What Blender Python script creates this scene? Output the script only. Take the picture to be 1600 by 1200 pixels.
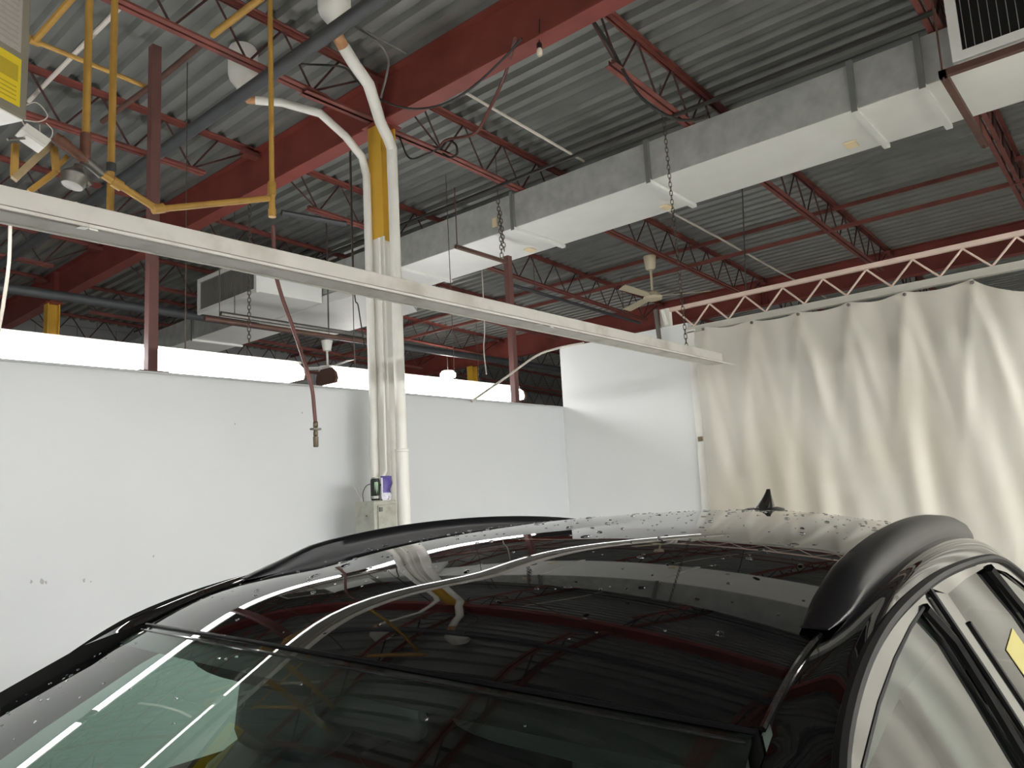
import bpy, math, random
import numpy as np
from mathutils import Vector, Matrix

random.seed(7)
scene = bpy.context.scene
C = scene.collection
for o in list(bpy.data.objects):
    bpy.data.objects.remove(o)

# ------------------------------------------------------------------ camera
H = 1.72                                   # camera height above the floor
VL = np.array([-620.0, 850.0]); VR = np.array([1830.0, 717.0]); CC = np.array([800.0, 600.0])
FPX = math.sqrt(-float((VL - CC) @ (VR - CC)))
def _n(v): return v / np.linalg.norm(v)
AX = _n(np.array([*(VR - CC), FPX])); AY = _n(np.array([*(VL - CC), FPX])); AZ = np.cross(AX, AY)
if AZ[1] > 0: AZ = -AZ
RW = np.array([AX, AY, AZ])                # image (right, down, forward) -> world
cam_data = bpy.data.cameras.new('camera')
cam_data.sensor_width = 36.0
cam_data.lens = FPX / 1600.0 * 36.0
cam_data.clip_start = 0.02
cam_data.clip_end = 200
cam = bpy.data.objects.new('camera', cam_data)
C.objects.link(cam)
cam.matrix_world = Matrix(((RW[0, 0], -RW[0, 1], -RW[0, 2], 0.0),
                           (RW[1, 0], -RW[1, 1], -RW[1, 2], 0.0),
                           (RW[2, 0], -RW[2, 1], -RW[2, 2], H),
                           (0, 0, 0, 1)))
scene.camera = cam

# ------------------------------------------------------------------ world, exposure
world = bpy.data.worlds.new('world'); scene.world = world
world.use_nodes = True
world.node_tree.nodes['Background'].inputs[0].default_value = (0.02, 0.02, 0.02, 1)
scene.view_settings.view_transform = 'Standard'
scene.view_settings.look = 'None'
scene.view_settings.gamma = 1.0
scene.view_settings.use_curve_mapping = False
scene.view_settings.exposure = 0.0
TUBE_POWER = 118.0                          # radiance of the fluorescent tubes

# ------------------------------------------------------------------ helpers
def ray(px, py):
    return RW @ _n(np.array([px - 800.0, py - 600.0, FPX]))
def P(px, py, **k):
    """pixel -> world point on the plane x=, y= or zc= (height above the camera)"""
    r = ray(px, py); (a, v), = k.items()
    i = {'x': 0, 'y': 1, 'zc': 2}[a]
    q = r * (v / r[i])
    return Vector((q[0], q[1], q[2] + H))

def srgb(r, g, b):
    return tuple(((c / 255) / 12.92 if c / 255 <= .04045 else ((c / 255 + .055) / 1.055) ** 2.4) for c in (r, g, b))

def mat(name, col, rough=.5, metal=0.0, coat=0.0, var=0.0, vscale=6.0, bump=0.0, bscale=30.0,
        dirt=None, dscale=3.0, damt=.5, spec=.5, vstretch=(1, 1, 1)):
    m = bpy.data.materials.new(name); m.use_nodes = True
    nt = m.node_tree; b = nt.nodes['Principled BSDF']
    b.inputs['Roughness'].default_value = rough
    b.inputs['Metallic'].default_value = metal
    b.inputs['Coat Weight'].default_value = coat
    b.inputs['Coat Roughness'].default_value = .02
    b.inputs['Specular IOR Level'].default_value = spec
    b.inputs['Base Color'].default_value = (*col, 1)
    if var or dirt or bump:
        tc = nt.nodes.new('ShaderNodeTexCoord'); mp = nt.nodes.new('ShaderNodeMapping')
        mp.inputs['Scale'].default_value = vstretch
        nt.links.new(tc.outputs['Object'], mp.inputs[0])
    last = None
    if var:
        n = nt.nodes.new('ShaderNodeTexNoise'); n.inputs['Scale'].default_value = vscale; n.inputs['Detail'].default_value = 5
        nt.links.new(mp.outputs[0], n.inputs[0])
        r = nt.nodes.new('ShaderNodeValToRGB')
        r.color_ramp.elements[0].position = .3; r.color_ramp.elements[1].position = .7
        r.color_ramp.elements[0].color = (*[c * (1 - var) for c in col], 1)
        r.color_ramp.elements[1].color = (*[min(1, c * (1 + var)) for c in col], 1)
        nt.links.new(n.outputs[0], r.inputs[0]); last = r.outputs[0]
    if dirt:
        n = nt.nodes.new('ShaderNodeTexNoise'); n.inputs['Scale'].default_value = dscale; n.inputs['Detail'].default_value = 8
        nt.links.new(mp.outputs[0], n.inputs[0])
        r = nt.nodes.new('ShaderNodeValToRGB')
        r.color_ramp.elements[0].position = .5; r.color_ramp.elements[1].position = .72
        r.color_ramp.elements[0].color = (0, 0, 0, 1); r.color_ramp.elements[1].color = (damt, damt, damt, 1)
        nt.links.new(n.outputs[0], r.inputs[0])
        mx = nt.nodes.new('ShaderNodeMix'); mx.data_type = 'RGBA'
        nt.links.new(r.outputs[0], mx.inputs[0])
        if last: nt.links.new(last, mx.inputs[6])
        else: mx.inputs[6].default_value = (*col, 1)
        mx.inputs[7].default_value = (*dirt, 1); last = mx.outputs[2]
    if last: nt.links.new(last, b.inputs['Base Color'])
    if bump:
        n = nt.nodes.new('ShaderNodeTexNoise'); n.inputs['Scale'].default_value = bscale; n.inputs['Detail'].default_value = 3
        nt.links.new(mp.outputs[0], n.inputs[0])
        bp = nt.nodes.new('ShaderNodeBump'); bp.inputs['Strength'].default_value = bump; bp.inputs['Distance'].default_value = .02
        nt.links.new(n.outputs[0], bp.inputs['Height']); nt.links.new(bp.outputs[0], b.inputs['Normal'])
    return m

def emis(name, col, strength):
    m = bpy.data.materials.new(name); m.use_nodes = True
    b = m.node_tree.nodes['Principled BSDF']
    b.inputs['Base Color'].default_value = (.9, .9, .9, 1)
    b.inputs['Emission Color'].default_value = (*col, 1)
    b.inputs['Emission Strength'].default_value = strength
    return m

def glass(name, tint, ior=1.5, rough=0.0):
    m = bpy.data.materials.new(name); m.use_nodes = True
    nt = m.node_tree; nt.nodes.clear()
    out = nt.nodes.new('ShaderNodeOutputMaterial'); mix = nt.nodes.new('ShaderNodeMixShader')
    fr = nt.nodes.new('ShaderNodeFresnel'); fr.inputs[0].default_value = ior
    # the Fresnel node inverts the IOR on back faces; a thin pane reflects alike from both sides
    ge = nt.nodes.new('ShaderNodeNewGeometry'); mi = nt.nodes.new('ShaderNodeMix')
    mi.inputs[2].default_value = ior; mi.inputs[3].default_value = 1.0 / ior
    nt.links.new(ge.outputs['Backfacing'], mi.inputs[0]); nt.links.new(mi.outputs[0], fr.inputs[0])
    tr = nt.nodes.new('ShaderNodeBsdfTransparent'); tr.inputs[0].default_value = (*tint, 1)
    gl = nt.nodes.new('ShaderNodeBsdfGlossy'); gl.inputs['Roughness'].default_value = rough
    nt.links.new(fr.outputs[0], mix.inputs[0]); nt.links.new(tr.outputs[0], mix.inputs[1])
    nt.links.new(gl.outputs[0], mix.inputs[2]); nt.links.new(mix.outputs[0], out.inputs[0])
    return m

def base_of(o):
    return o.location if o is not None else Vector((0, 0, 0))

class MB:
    def __init__(s): s.v = []; s.f = []
    def add(s, vs, fs):
        b = len(s.v); s.v += [tuple(v) for v in vs]; s.f += [tuple(i + b for i in f) for f in fs]; return s
    def box(s, x0, x1, y0, y1, z0, z1):
        return s.add([(x0, y0, z0), (x1, y0, z0), (x1, y1, z0), (x0, y1, z0), (x0, y0, z1), (x1, y0, z1), (x1, y1, z1), (x0, y1, z1)],
                     [(0, 3, 2, 1), (4, 5, 6, 7), (0, 1, 5, 4), (1, 2, 6, 5), (2, 3, 7, 6), (3, 0, 4, 7)])
    def obox(s, c, ax, ay, az):
        """box round c with half axis vectors"""
        c, ax, ay, az = map(Vector, (c, ax, ay, az)); vs = []
        for k in (-1, 1):
            for i, j in ((-1, -1), (1, -1), (1, 1), (-1, 1)): vs.append(c + ax * i + ay * j + az * k)
        return s.add(vs, [(0, 3, 2, 1), (4, 5, 6, 7), (0, 1, 5, 4), (1, 2, 6, 5), (2, 3, 7, 6), (3, 0, 4, 7)])
    def tube(s, pts, r, n=8, cap=True):
        pts = [Vector(p) for p in pts]; rings = []; m = len(pts)
        rr = r if isinstance(r, (list, tuple)) else [r] * m
        t0 = (pts[1] - pts[0]).normalized()
        u = t0.orthogonal().normalized()
        for i in range(m):
            if i == 0: t = t0
            elif i == m - 1: t = (pts[-1] - pts[-2]).normalized()
            else: t = ((pts[i] - pts[i - 1]).normalized() + (pts[i + 1] - pts[i]).normalized()).normalized()
            u = (u - t * u.dot(t)).normalized(); w = t.cross(u)
            rings.append([pts[i] + (u * math.cos(2 * math.pi * k / n) + w * math.sin(2 * math.pi * k / n)) * rr[i] for k in range(n)])
        vs = [v for ring in rings for v in ring]; fs = []
        for i in range(m - 1):
            for k in range(n):
                a = i * n + k; b = i * n + (k + 1) % n
                fs.append((a, b, b + n, a + n))
        if cap: fs += [tuple(reversed(range(n))), tuple(range((m - 1) * n, m * n))]
        return s.add(vs, fs)
    def sweep(s, pts, prof, up=(0, 0, 1), cap=True, closed=True):
        pts = [Vector(p) for p in pts]; m = len(pts); n = len(prof); up = Vector(up); vs = []
        for i in range(m):
            a = pts[max(0, i - 1)]; b = pts[min(m - 1, i + 1)]
            t = (b - a).normalized(); side = up.cross(t).normalized(); uu = t.cross(side)
            vs += [pts[i] + side * q[0] + uu * q[1] for q in prof]
        fs = []
        for i in range(m - 1):
            for k in range(n if closed else n - 1):
                a = i * n + k; b = i * n + (k + 1) % n
                fs.append((a, b, b + n, a + n))
        if cap and closed: fs += [tuple(reversed(range(n))), tuple(range((m - 1) * n, m * n))]
        return s.add(vs, fs)
    def lathe(s, prof, org=(0, 0, 0), n=20, axis=(0, 0, 1)):
        org = Vector(org); ax = Vector(axis).normalized(); u = ax.orthogonal().normalized(); w = ax.cross(u); vs = []; fs = []
        for r, z in prof:
            vs += [org + ax * z + (u * math.cos(2 * math.pi * k / n) + w * math.sin(2 * math.pi * k / n)) * max(r, 1e-4) for k in range(n)]
        for i in range(len(prof) - 1):
            for k in range(n):
                a = i * n + k; b = i * n + (k + 1) % n; fs.append((a, b, b + n, a + n))
        fs += [tuple(reversed(range(n))), tuple(range((len(prof) - 1) * n, len(prof) * n))]
        return s.add(vs, fs)
    def grid(s, nu, nv, fn):
        vs = [fn(i / nu, j / nv) for i in range(nu + 1) for j in range(nv + 1)]
        fs = [(i * (nv + 1) + j, (i + 1) * (nv + 1) + j, (i + 1) * (nv + 1) + j + 1, i * (nv + 1) + j + 1) for i in range(nu) for j in range(nv)]
        return s.add(vs, fs)
    def poly(s, pts, d):
        """prism: polygon pts extruded by vector d"""
        pts = [Vector(p) for p in pts]; d = Vector(d); n = len(pts)
        return s.add(pts + [p + d for p in pts], [tuple(reversed(range(n))), tuple(range(n, 2 * n))] + [(i, (i + 1) % n, (i + 1) % n + n, i + n) for i in range(n)])
    def build(s, name, m, parent=None, smooth=False, solid=0.0, local=False, bevel=0.0, fix=True):
        me = bpy.data.meshes.new(name)
        vs = [Vector(v) for v in s.v]; off = Vector((0, 0, 0))
        if parent is None:
            xs = [v.x for v in vs]; ys = [v.y for v in vs]; zs = [v.z for v in vs]
            off = Vector(((min(xs) + max(xs)) / 2, (min(ys) + max(ys)) / 2, min(zs)))
        elif not local:
            off = parent['base_loc'] if 'base_loc' in parent else parent.location
            off = Vector(off)
        me.from_pydata([tuple(v - off) for v in vs], [], s.f)
        me.materials.append(m)
        if fix:
            import bmesh
            bm = bmesh.new(); bm.from_mesh(me); bmesh.ops.recalc_face_normals(bm, faces=bm.faces); bm.to_mesh(me); bm.free()
        if smooth:
            me.polygons.foreach_set('use_smooth', [True] * len(me.polygons))
            if smooth != 'all':
                try: me.set_sharp_from_angle(angle=math.radians(40))
                except Exception: pass
        me.update()
        o = bpy.data.objects.new(name, me); C.objects.link(o)
        if parent is None: o.location = off
        else:
            o.parent = parent
        if solid:
            md = o.modifiers.new('thickness', 'SOLIDIFY'); md.thickness = solid; md.offset = -1; md.use_rim = (smooth != 'all')
        if bevel:
            md = o.modifiers.new('bevel', 'BEVEL'); md.width = bevel; md.segments = 2; md.limit_method = 'ANGLE'
        return o

def sub(mb, name, m, part, **k):
    """sub-part: child of a part whose own origin sits at its thing's base"""
    root = part.parent
    o = mb.build(name, m, root, **k); o.parent = part
    return o

def tag(o, label, cat, group=None):
    o['label'] = label; o['category'] = cat
    if group: o['group'] = group
    return o
def thing(name, label, cat, loc=(0, 0, 0), group=None):
    o = bpy.data.objects.new(name, None); C.objects.link(o); o.location = Vector(loc); o.empty_display_size = .1
    return tag(o, label, cat, group)
def struct(o): o['kind'] = 'structure'; return o
def dup(root, loc, label=None, group=None, rot=None, skip=()):
    r = root.copy(); C.objects.link(r); r.location = Vector(loc)
    if rot is not None: r.rotation_euler = rot
    if label: r['label'] = label
    if group: r['group'] = group
    for ch in list(root.children):
        if ch.name.split('.')[0] in skip: continue
        c = ch.copy(); C.objects.link(c); c.parent = r
        for g in ch.children:
            d = g.copy(); C.objects.link(d); d.parent = c
    return r
def spl(xs, ys):
    """natural cubic spline, linear outside"""
    xs = np.array(xs, float); ys = np.array(ys, float); n = len(xs); h = np.diff(xs)
    A = np.zeros((n, n)); b = np.zeros(n); A[0, 0] = A[-1, -1] = 1
    for i in range(1, n - 1):
        A[i, i - 1] = h[i - 1]; A[i, i] = 2 * (h[i - 1] + h[i]); A[i, i + 1] = h[i]
        b[i] = 3 * ((ys[i + 1] - ys[i]) / h[i] - (ys[i] - ys[i - 1]) / h[i - 1])
    c = np.linalg.solve(A, b); d = np.diff(c) / (3 * h); bb = np.diff(ys) / h - h * (2 * c[:-1] + c[1:]) / 3
    def f(x):
        if x <= xs[0]: return float(ys[0] + bb[0] * (x - xs[0]))
        if x >= xs[-1]:
            k = n - 2; sl = bb[k] + 2 * c[k] * h[k] + 3 * d[k] * h[k] ** 2
            return float(ys[-1] + sl * (x - xs[-1]))
        k = int(np.searchsorted(xs, x) - 1); t = x - xs[k]
        return float(ys[k] + bb[k] * t + c[k] * t * t + d[k] * t ** 3)
    return f
def smooth_path(pts, n=6):
    """Catmull-Rom through 3-D points"""
    p = [Vector(q) for q in pts]; p = [p[0] * 2 - p[1]] + p + [p[-1] * 2 - p[-2]]; out = []
    for i in range(1, len(p) - 2):
        for k in range(n):
            t = k / n; a, b, c, d = p[i - 1], p[i], p[i + 1], p[i + 2]
            out.append(.5 * (2 * b + (c - a) * t + (2 * a - 5 * b + 4 * c - d) * t * t + (3 * b - a - 3 * c + d) * t ** 3))
    out.append(p[-2]); return out

# ------------------------------------------------------------------ materials
m_white_wall = mat('white_wall_panel', srgb(212, 215, 217), .42, var=.015, vscale=1.5)
m_white_wall_lit = mat('white_wall_panel_lit', srgb(236, 238, 238), .42, var=.015, vscale=1.5)  # same panel, made paler to make up for weak light on the end wall
m_wall_grey = mat('painted_block', srgb(150, 151, 150), .8, var=.08, vscale=3)
m_wall_pale = mat('pale_painted_block', srgb(190, 190, 184), .8, var=.06, vscale=3)
m_floor = mat('concrete', srgb(172, 170, 164), .4, var=.2, vscale=1.2, bump=.1)
m_deck = mat('galvanised_deck', srgb(140, 142, 139), .42, .35, var=.12, vscale=2.5, bump=.03, bscale=12)
m_slab = mat('roof_board', srgb(90, 88, 84), .9)
m_red = mat('red_oxide_paint', srgb(132, 62, 54), .6, var=.1, vscale=4, dirt=srgb(90, 40, 36), dscale=2.5, damt=.4)
m_red_dk = mat('red_oxide_paint_joist', srgb(128, 70, 62), .6, var=.15, vscale=5, dirt=srgb(50, 32, 30), dscale=3, damt=.6)
m_rod = mat('dark_web_rod', srgb(70, 42, 40), .6, var=.15)
m_duct = mat('galvanised_duct', srgb(182, 185, 181), .45, .15, var=.14, vscale=9, bump=.02, bscale=5)
m_duct_w = mat('white_duct_skin', srgb(230, 231, 226), .5, 0, var=.03, vscale=4)
m_flange = mat('duct_flange', srgb(150, 155, 152), .4, .5, var=.1)
m_fix = mat('fixture_enamel', srgb(214, 211, 204), .4, var=.03, dirt=srgb(150, 138, 122), dscale=5, damt=.5)
m_fix_in = mat('fixture_reflector_dirty', srgb(160, 150, 136), .45, var=.08, dirt=srgb(92, 84, 74), dscale=4, damt=.6, vstretch=(.3, 2, 2))
m_steel = mat('dull_steel', srgb(120, 118, 112), .45, .7, var=.1)
m_brown = mat('rusty_angle', srgb(92, 66, 56), .6, .2, var=.2)
m_redtube = mat('dusty_red_tube', srgb(104, 68, 64), .6, var=.1)
m_yel = mat('yellow_pipe_paint', srgb(180, 140, 66), .5, var=.12, vscale=9, dirt=srgb(120, 80, 40), dscale=9, damt=.5)
m_yelcol = mat('yellow_column_paint', srgb(212, 168, 58), .5, var=.06, vscale=6)
m_rustpipe = mat('rusty_fitting', srgb(112, 74, 58), .6, .1, var=.25, vscale=20)
m_whitepaint = mat('white_gloss_paint', srgb(238, 237, 230), .4, var=.02, dirt=srgb(212, 206, 194), dscale=4, damt=.4)
m_tan = mat('tan_insulation', srgb(196, 150, 110), .8, var=.15, vscale=12)
m_dark = mat('dark_pipe', srgb(74, 76, 78), .5, .2, var=.1)
m_black = mat('black_rubber', (.012, .012, .013), .5)
m_cable = mat('black_cable', (.02, .018, .016), .5)
m_brownhose = mat('red_brown_hose', srgb(104, 62, 56), .45, var=.1)
m_brass = mat('dull_brass', srgb(110, 100, 84), .35, .8, var=.1)
m_curt = mat('cream_vinyl', srgb(210, 207, 196), .45, var=.03, vscale=1.2, bump=.04, bscale=6, dirt=srgb(196, 184, 160), dscale=.9, damt=.5)
m_truss = mat('pinkish_white_truss', srgb(218, 196, 182), .5, var=.05)
m_rail = mat('pale_rail', srgb(196, 194, 184), .45, var=.06)
m_fan = mat('cream_fan', srgb(216, 205, 178), .45)
m_enc = mat('grey_enclosure', srgb(170, 172, 160), .5, var=.05, dirt=srgb(120, 112, 96), dscale=14, damt=.5)
m_tube_on = emis('lit_tube', (1.0, .997, .985), TUBE_POWER)
m_diff = emis('lit_diffuser', (1.0, .997, .99), TUBE_POWER * .11)
m_tube_off = mat('unlit_tube', srgb(225, 225, 220), .3)
m_tube_dim = emis('faint_tube', (1.0, .99, .97), 12.0)
m_bulb = emis('lit_dome', (1.0, .96, .9), TUBE_POWER * .3)
m_chain = mat('chain_steel', srgb(96, 84, 74), .5, .5)
m_slat = mat('louvre_slat', srgb(150, 150, 146), .5, .3)
m_void_shade = mat('duct_void_shade', (.004, .004, .004), .9)
m_wire_w = mat('white_cable', srgb(222, 214, 204), .5)

# ================================================================== structure
SL = .037                                  # the roof falls this much per metre towards +x
BX = [-3.74, 3.73, 11.2, 18.67]            # main beam lines
YW = 4.67                                  # partition on the left
XW = 6.32                                  # end partition / curtain line
X0, X1, Y0, Y1 = -14.0, 18.6, -6.0, 13.5
def chord_z(x): return H + 3.04 - SL * x   # underside of the joists' bottom chords
def deck_z(x): return chord_z(x) + .40     # underside of the steel deck

floor = struct(MB().box(X0, X1, Y0, Y1, -.15, 0).build('floor', m_floor))
def slab_ceiling():
    z = lambda x: deck_z(x) + .053
    b = MB().add([(X0, Y0, z(X0)), (X1, Y0, z(X1)), (X1, Y1, z(X1)), (X0, Y1, z(X0)),
                  (X0, Y0, z(X0) + .1), (X1, Y0, z(X1) + .1), (X1, Y1, z(X1) + .1), (X0, Y1, z(X0) + .1)],
                 [(0, 3, 2, 1), (4, 5, 6, 7), (0, 1, 5, 4), (1, 2, 6, 5), (2, 3, 7, 6), (3, 0, 4, 7)])
    return struct(b.build('ceiling', m_slab))
ceiling = slab_ceiling()
# corrugated deck sheets, ribs every 152 mm running along y
def deck_sheets():
    pitch = .1524; nr = 6; wsh = pitch * nr
    prof = []
    for i in range(nr):
        a = i * pitch
        prof += [(a + .000, .0), (a + .062, .0), (a + .082, .046), (a + .132, .046)]
    prof.append((wsh + .004, .0))
    me = None; x = X0; n = 0
    while x < X1 - .05:
        if me is None:
            b = MB(); vs = []; fs = []
            for y in (Y0, Y1): vs += [(px, y, pz) for px, pz in prof]
            k = len(prof)
            fs = [(i, i + 1, i + 1 + k, i + k) for i in range(k - 1)]
            b.add(vs, fs)
            o = b.build('deck_panel', m_deck, ceiling, local=True, fix=False); me = o.data
        else:
            o = bpy.data.objects.new('deck_panel', me); C.objects.link(o); o.parent = ceiling
        o.location = Vector((x, 0, deck_z(x))) - ceiling.location
        o.rotation_euler = (0, math.atan(SL), 0)
        x += wsh; n += 1
deck_sheets()

# far, side and back walls of the hall
def block_wall(name, x0, x1, y0, y1, m, zt=None):
    zt = zt or H + 4.05
    return struct(MB().box(x0, x1, y0, y1, 0, zt).build(name, m))
wall_far = block_wall('wall_far', X0, X1, Y1, Y1 + .2, m_wall_grey)
wall_back = block_wall('wall_back', X0, X1, Y0 - .2, Y0, m_wall_pale)
wall_west = block_wall('wall_west', X0 - .2, X0, Y0, Y1, m_wall_pale, H + 4.1)
wall_east = block_wall('wall_east', X1, X1 + .2, Y0, Y1, m_wall_grey)
# block courses on the far wall that show above the partition
def far_blocks():
    me = None
    for r in range(6):
        for i in range(18):
            x = 3.0 + i * .62 + (.31 if r % 2 else 0); z = H + 1.6 + r * .31
            if me is None:
                o = MB().box(0, .608, -.02, 0.0, 0, .298).build('wall_block', m_wall_grey, wall_far, local=True); me = o.data
            else:
                o = bpy.data.objects.new('wall_block', me); C.objects.link(o); o.parent = wall_far
            o.location = Vector((x, Y1, z)) - wall_far.location
far_blocks()

# white partitions
ZP = H + .855
wall_left = struct(MB().box(X0, XW + .1, YW, YW + .11, 0, ZP).build('wall_left', m_white_wall, bevel=.004))
wall_right = struct(MB().box(XW, XW + .09, 3.2, YW, 0, H + 1.475).build('wall_right', m_white_wall_lit, bevel=.004))
MB().box(X0, XW + .1, YW - .006, YW + .116, ZP, ZP + .012).build('cap_strip', m_white_wall, wall_left)
m_scuff = mat('scuff', srgb(176, 175, 172), .8)
for px, py, w in ((49, 909, 4), (65, 908, 6), (72, 910, 3), (131, 907, 4), (142, 909, 2), (240, 869, 2.5), (367, 662, 2), (472, 645, 3), (158, 991, 2)):
    c = P(px, py, y=YW)
    pts = []
    for k in range(7):
        a = k / 7 * 2 * math.pi; r = w * .0026 * random.uniform(.5, 1.1)
        pts.append((c.x + r * math.cos(a), YW - .0012, c.z + r * 1.4 * math.sin(a)))
    MB().poly(pts, (0, .0014, 0)).build('scuff_mark', m_scuff, wall_left)

# ================================================================== main steel
def steel_beam(xb, label):
    zb = H + 2.9 - SL * (xb - 3.73); zt = zb + .4
    t = thing('steel_beam', label, 'beam', (xb, (Y0 + Y1) / 2, zb), 'red main roof beams')
    MB().box(xb - .07, xb + .07, Y0, Y1, zb, zb + .014).build('bottom_flange', m_red, t)
    MB().box(xb - .07, xb + .07, Y0, Y1, zt - .014, zt).build('top_flange', m_red, t)
    MB().box(xb - .005, xb + .005, Y0, Y1, zb + .014, zt - .014).build('web', m_red, t)
    for yy in (4.30, 4.40, 11.0, 11.1, -2.5):
        MB().box(xb - .068, xb + .068, yy - .005, yy + .005, zb + .014, zt - .014).build('stiffener', m_red, t)
    return t
steel_beam(BX[1], 'deep red steel roof beam resting on the yellow and white column')
steel_beam(BX[2], 'red steel roof beam behind the pale truss, beyond the curtain')
steel_beam(BX[0], 'red steel roof beam above the hall\'s west bay')

# open-web joists, one thing per bay and line
def make_joist():
    t = thing('roof_joist', 'x', 'joist', (0, 0, 0))
    L = BX[2] - BX[1]; zt = .36; zb = 0.0; n = 12
    a = .65; step = (L - 2 * a) / n
    def angles(x0, x1, z, flip):
        b = MB()
        for sgn in (-1, 1):
            y0 = .009 * sgn; y1 = .046 * sgn; ya, yb = min(y0, y1), max(y0, y1)
            yc = y0 + .005 * sgn
            if flip:   # horizontal leg on top
                b.box(x0, x1, ya, yb, z + .033, z + .038); b.box(x0, x1, min(y0, yc), max(y0, yc), z, z + .033)
            else:      # horizontal leg at the bottom
                b.box(x0, x1, ya, yb, z, z + .005); b.box(x0, x1, min(y0, yc), max(y0, yc), z + .005, z + .038)
        return b
    angles(.02, L - .02, zt, True).build('top_chord', m_red_dk, t, local=True)
    angles(a - .12, L - a + .12, zb, False).build('bottom_chord', m_red_dk, t, local=True)
    for x in (.1, L - .1):
        MB().box(x - .08, x + .08, -.05, .05, zt - .04, zt).build('bearing_seat', m_red_dk, t, local=True)
    meshes = {}
    def rod(key, x0, z0, x1, z1):
        if key not in meshes:
            o = MB().tube([(0, 0, z0), (x1 - x0, 0, z1)], .0085, 6).build('web_rod', m_rod, t, local=True); meshes[key] = o.data
        else:
            o = bpy.data.objects.new('web_rod', meshes[key]); C.objects.link(o); o.parent = t
        o.location = (x0, 0, 0)
    rod('e0', .12, zt, a, zb + .02); rod('e1', L - a, zb + .02, L - .12, zt)
    rod('s0', .42, zt, a, zb + .02); rod('s1', L - a, zb + .02, L - .42, zt)
    for i in range(n):
        x = a + i * step
        rod('u', x + .012, zb + .02, x + step / 2, zt + .01); rod('d', x + step / 2 + .012, zt + .01, x + step, zb + .02)
    return t
joist0 = make_joist(); first = True
JY = [4.33 + 1.77 * k for k in range(-5, 6)]
for bay, (xb, lab) in enumerate(((BX[0], 'dark red open-web joist on the gas pipe side of the main beam'),
                                 (BX[1], 'dark red open-web joist crossing above the galvanised duct'),
                                 (BX[2], 'dark red open-web joist beyond the beam behind the curtain'))):
    for y in JY:
        if bay == 2 and y < 0: continue
        sp = {(0, 0): 'dark red open-web joist meeting the column head, past the roof drains', (1, 0): 'dark red open-web joist carrying the ceiling fan',
              (1, -2): 'dark red open-web joist beside the white return register', (1, -1): 'dark red open-web joist between the column line and the return register'}
        lab_ = sp.get((bay, round((y - 4.33) / 1.77)), lab)
        loc = (xb, y, chord_z(xb)); g = ('joists over the gas pipes', 'joists over the duct', 'joists of the far bay')[bay]
        if first:
            joist0.location = loc; joist0.rotation_euler = (0, math.atan(SL), 0); joist0['label'] = lab_; joist0['group'] = g; first = False
        else:
            dup(joist0, loc, lab_, g, (0, math.atan(SL), 0))
# the joist on the column line runs its bottom chord through to the column
for xa, xb_, lab in ((3.0, 3.66, 'a'), (3.80, 4.45, 'b')):
    t = thing('tie_plate', 'short red tie angle joining a joist to the column head on its ' + ('gas pipe side' if lab == 'a' else 'duct side'), 'bracket', (xa, 4.33, chord_z(xa)))
    for s in (-1, 1):
        y0 = 4.33 + .009 * s; y1 = 4.33 + .046 * s
        MB().box(xa, xb_, min(y0, y1), max(y0, y1), chord_z(xb_), chord_z(xb_) + .006).build('angle_leg', m_red_dk, t)
        MB().box(xa, xb_, min(y0, y0 + .005 * s), max(y0, y0 + .005 * s), chord_z(xb_), chord_z(xb_) + .04).build('angle_leg', m_red_dk, t)

# bridging lines across the joists
def bridging(x, dz, label, y0=Y0, y1=Y1):
    z = chord_z(x) + dz
    b = MB().box(x - .02, x + .02, y0, y1, z, z + .005).box(x - .02, x - .015, y0, y1, z + .005, z + .04)
    tag(b.build('bridging_angle', m_red_dk), label, 'brace', 'joist bridging angles')
bridging(8.67, -.006, 'long red bridging angle under the joists near the ceiling fan')
bridging(8.95, .33, 'long red bridging angle along the joist tops near the ceiling fan')
bridging(6.25, .33, 'long red bridging angle along the joist tops above the duct')
bridging(1.2, -.006, 'long red bridging angle under the joists by the gas pipes')

# columns: yellow above, white below
def column(x, y, zt, label, split=None, m_low=m_whitepaint):
    t = thing('steel_column', label, 'column', (x, y, 0), 'steel columns')
    def hsec(b, z0, z1):
        b.box(x - .075, x - .062, y - .075, y + .075, z0, z1); b.box(x + .062, x + .075, y - .075, y + .075, z0, z1)
        b.box(x - .062, x + .062, y - .006, y + .006, z0, z1); return b
    if split:
        hsec(MB(), 0, split).build('white_shaft', m_low, t); hsec(MB(), split, zt).build('yellow_shaft', m_yelcol, t)
    else: hsec(MB(), 0, zt).build('yellow_shaft', m_yelcol, t)
    MB().box(x - .11, x + .11, y - .11, y + .11, zt - .012, zt).build('cap_plate', m_red, t)
    MB().box(x - .15, x + .15, y - .15, y + .15, 0, .02).build('base_plate', m_whitepaint, t)
    return t
CX, CY = 3.73, 4.35
column(CX, CY, H + 2.9, 'steel column, yellow above and white below, with two white pipes', H + 1.98)
column(3.73, 11.25, H + 2.9, 'yellow steel column behind the left partition under the main beam')
column(11.2, 10.5, H + 2.9 - SL * 7.5, 'yellow steel column far behind the lit strip light')

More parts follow.
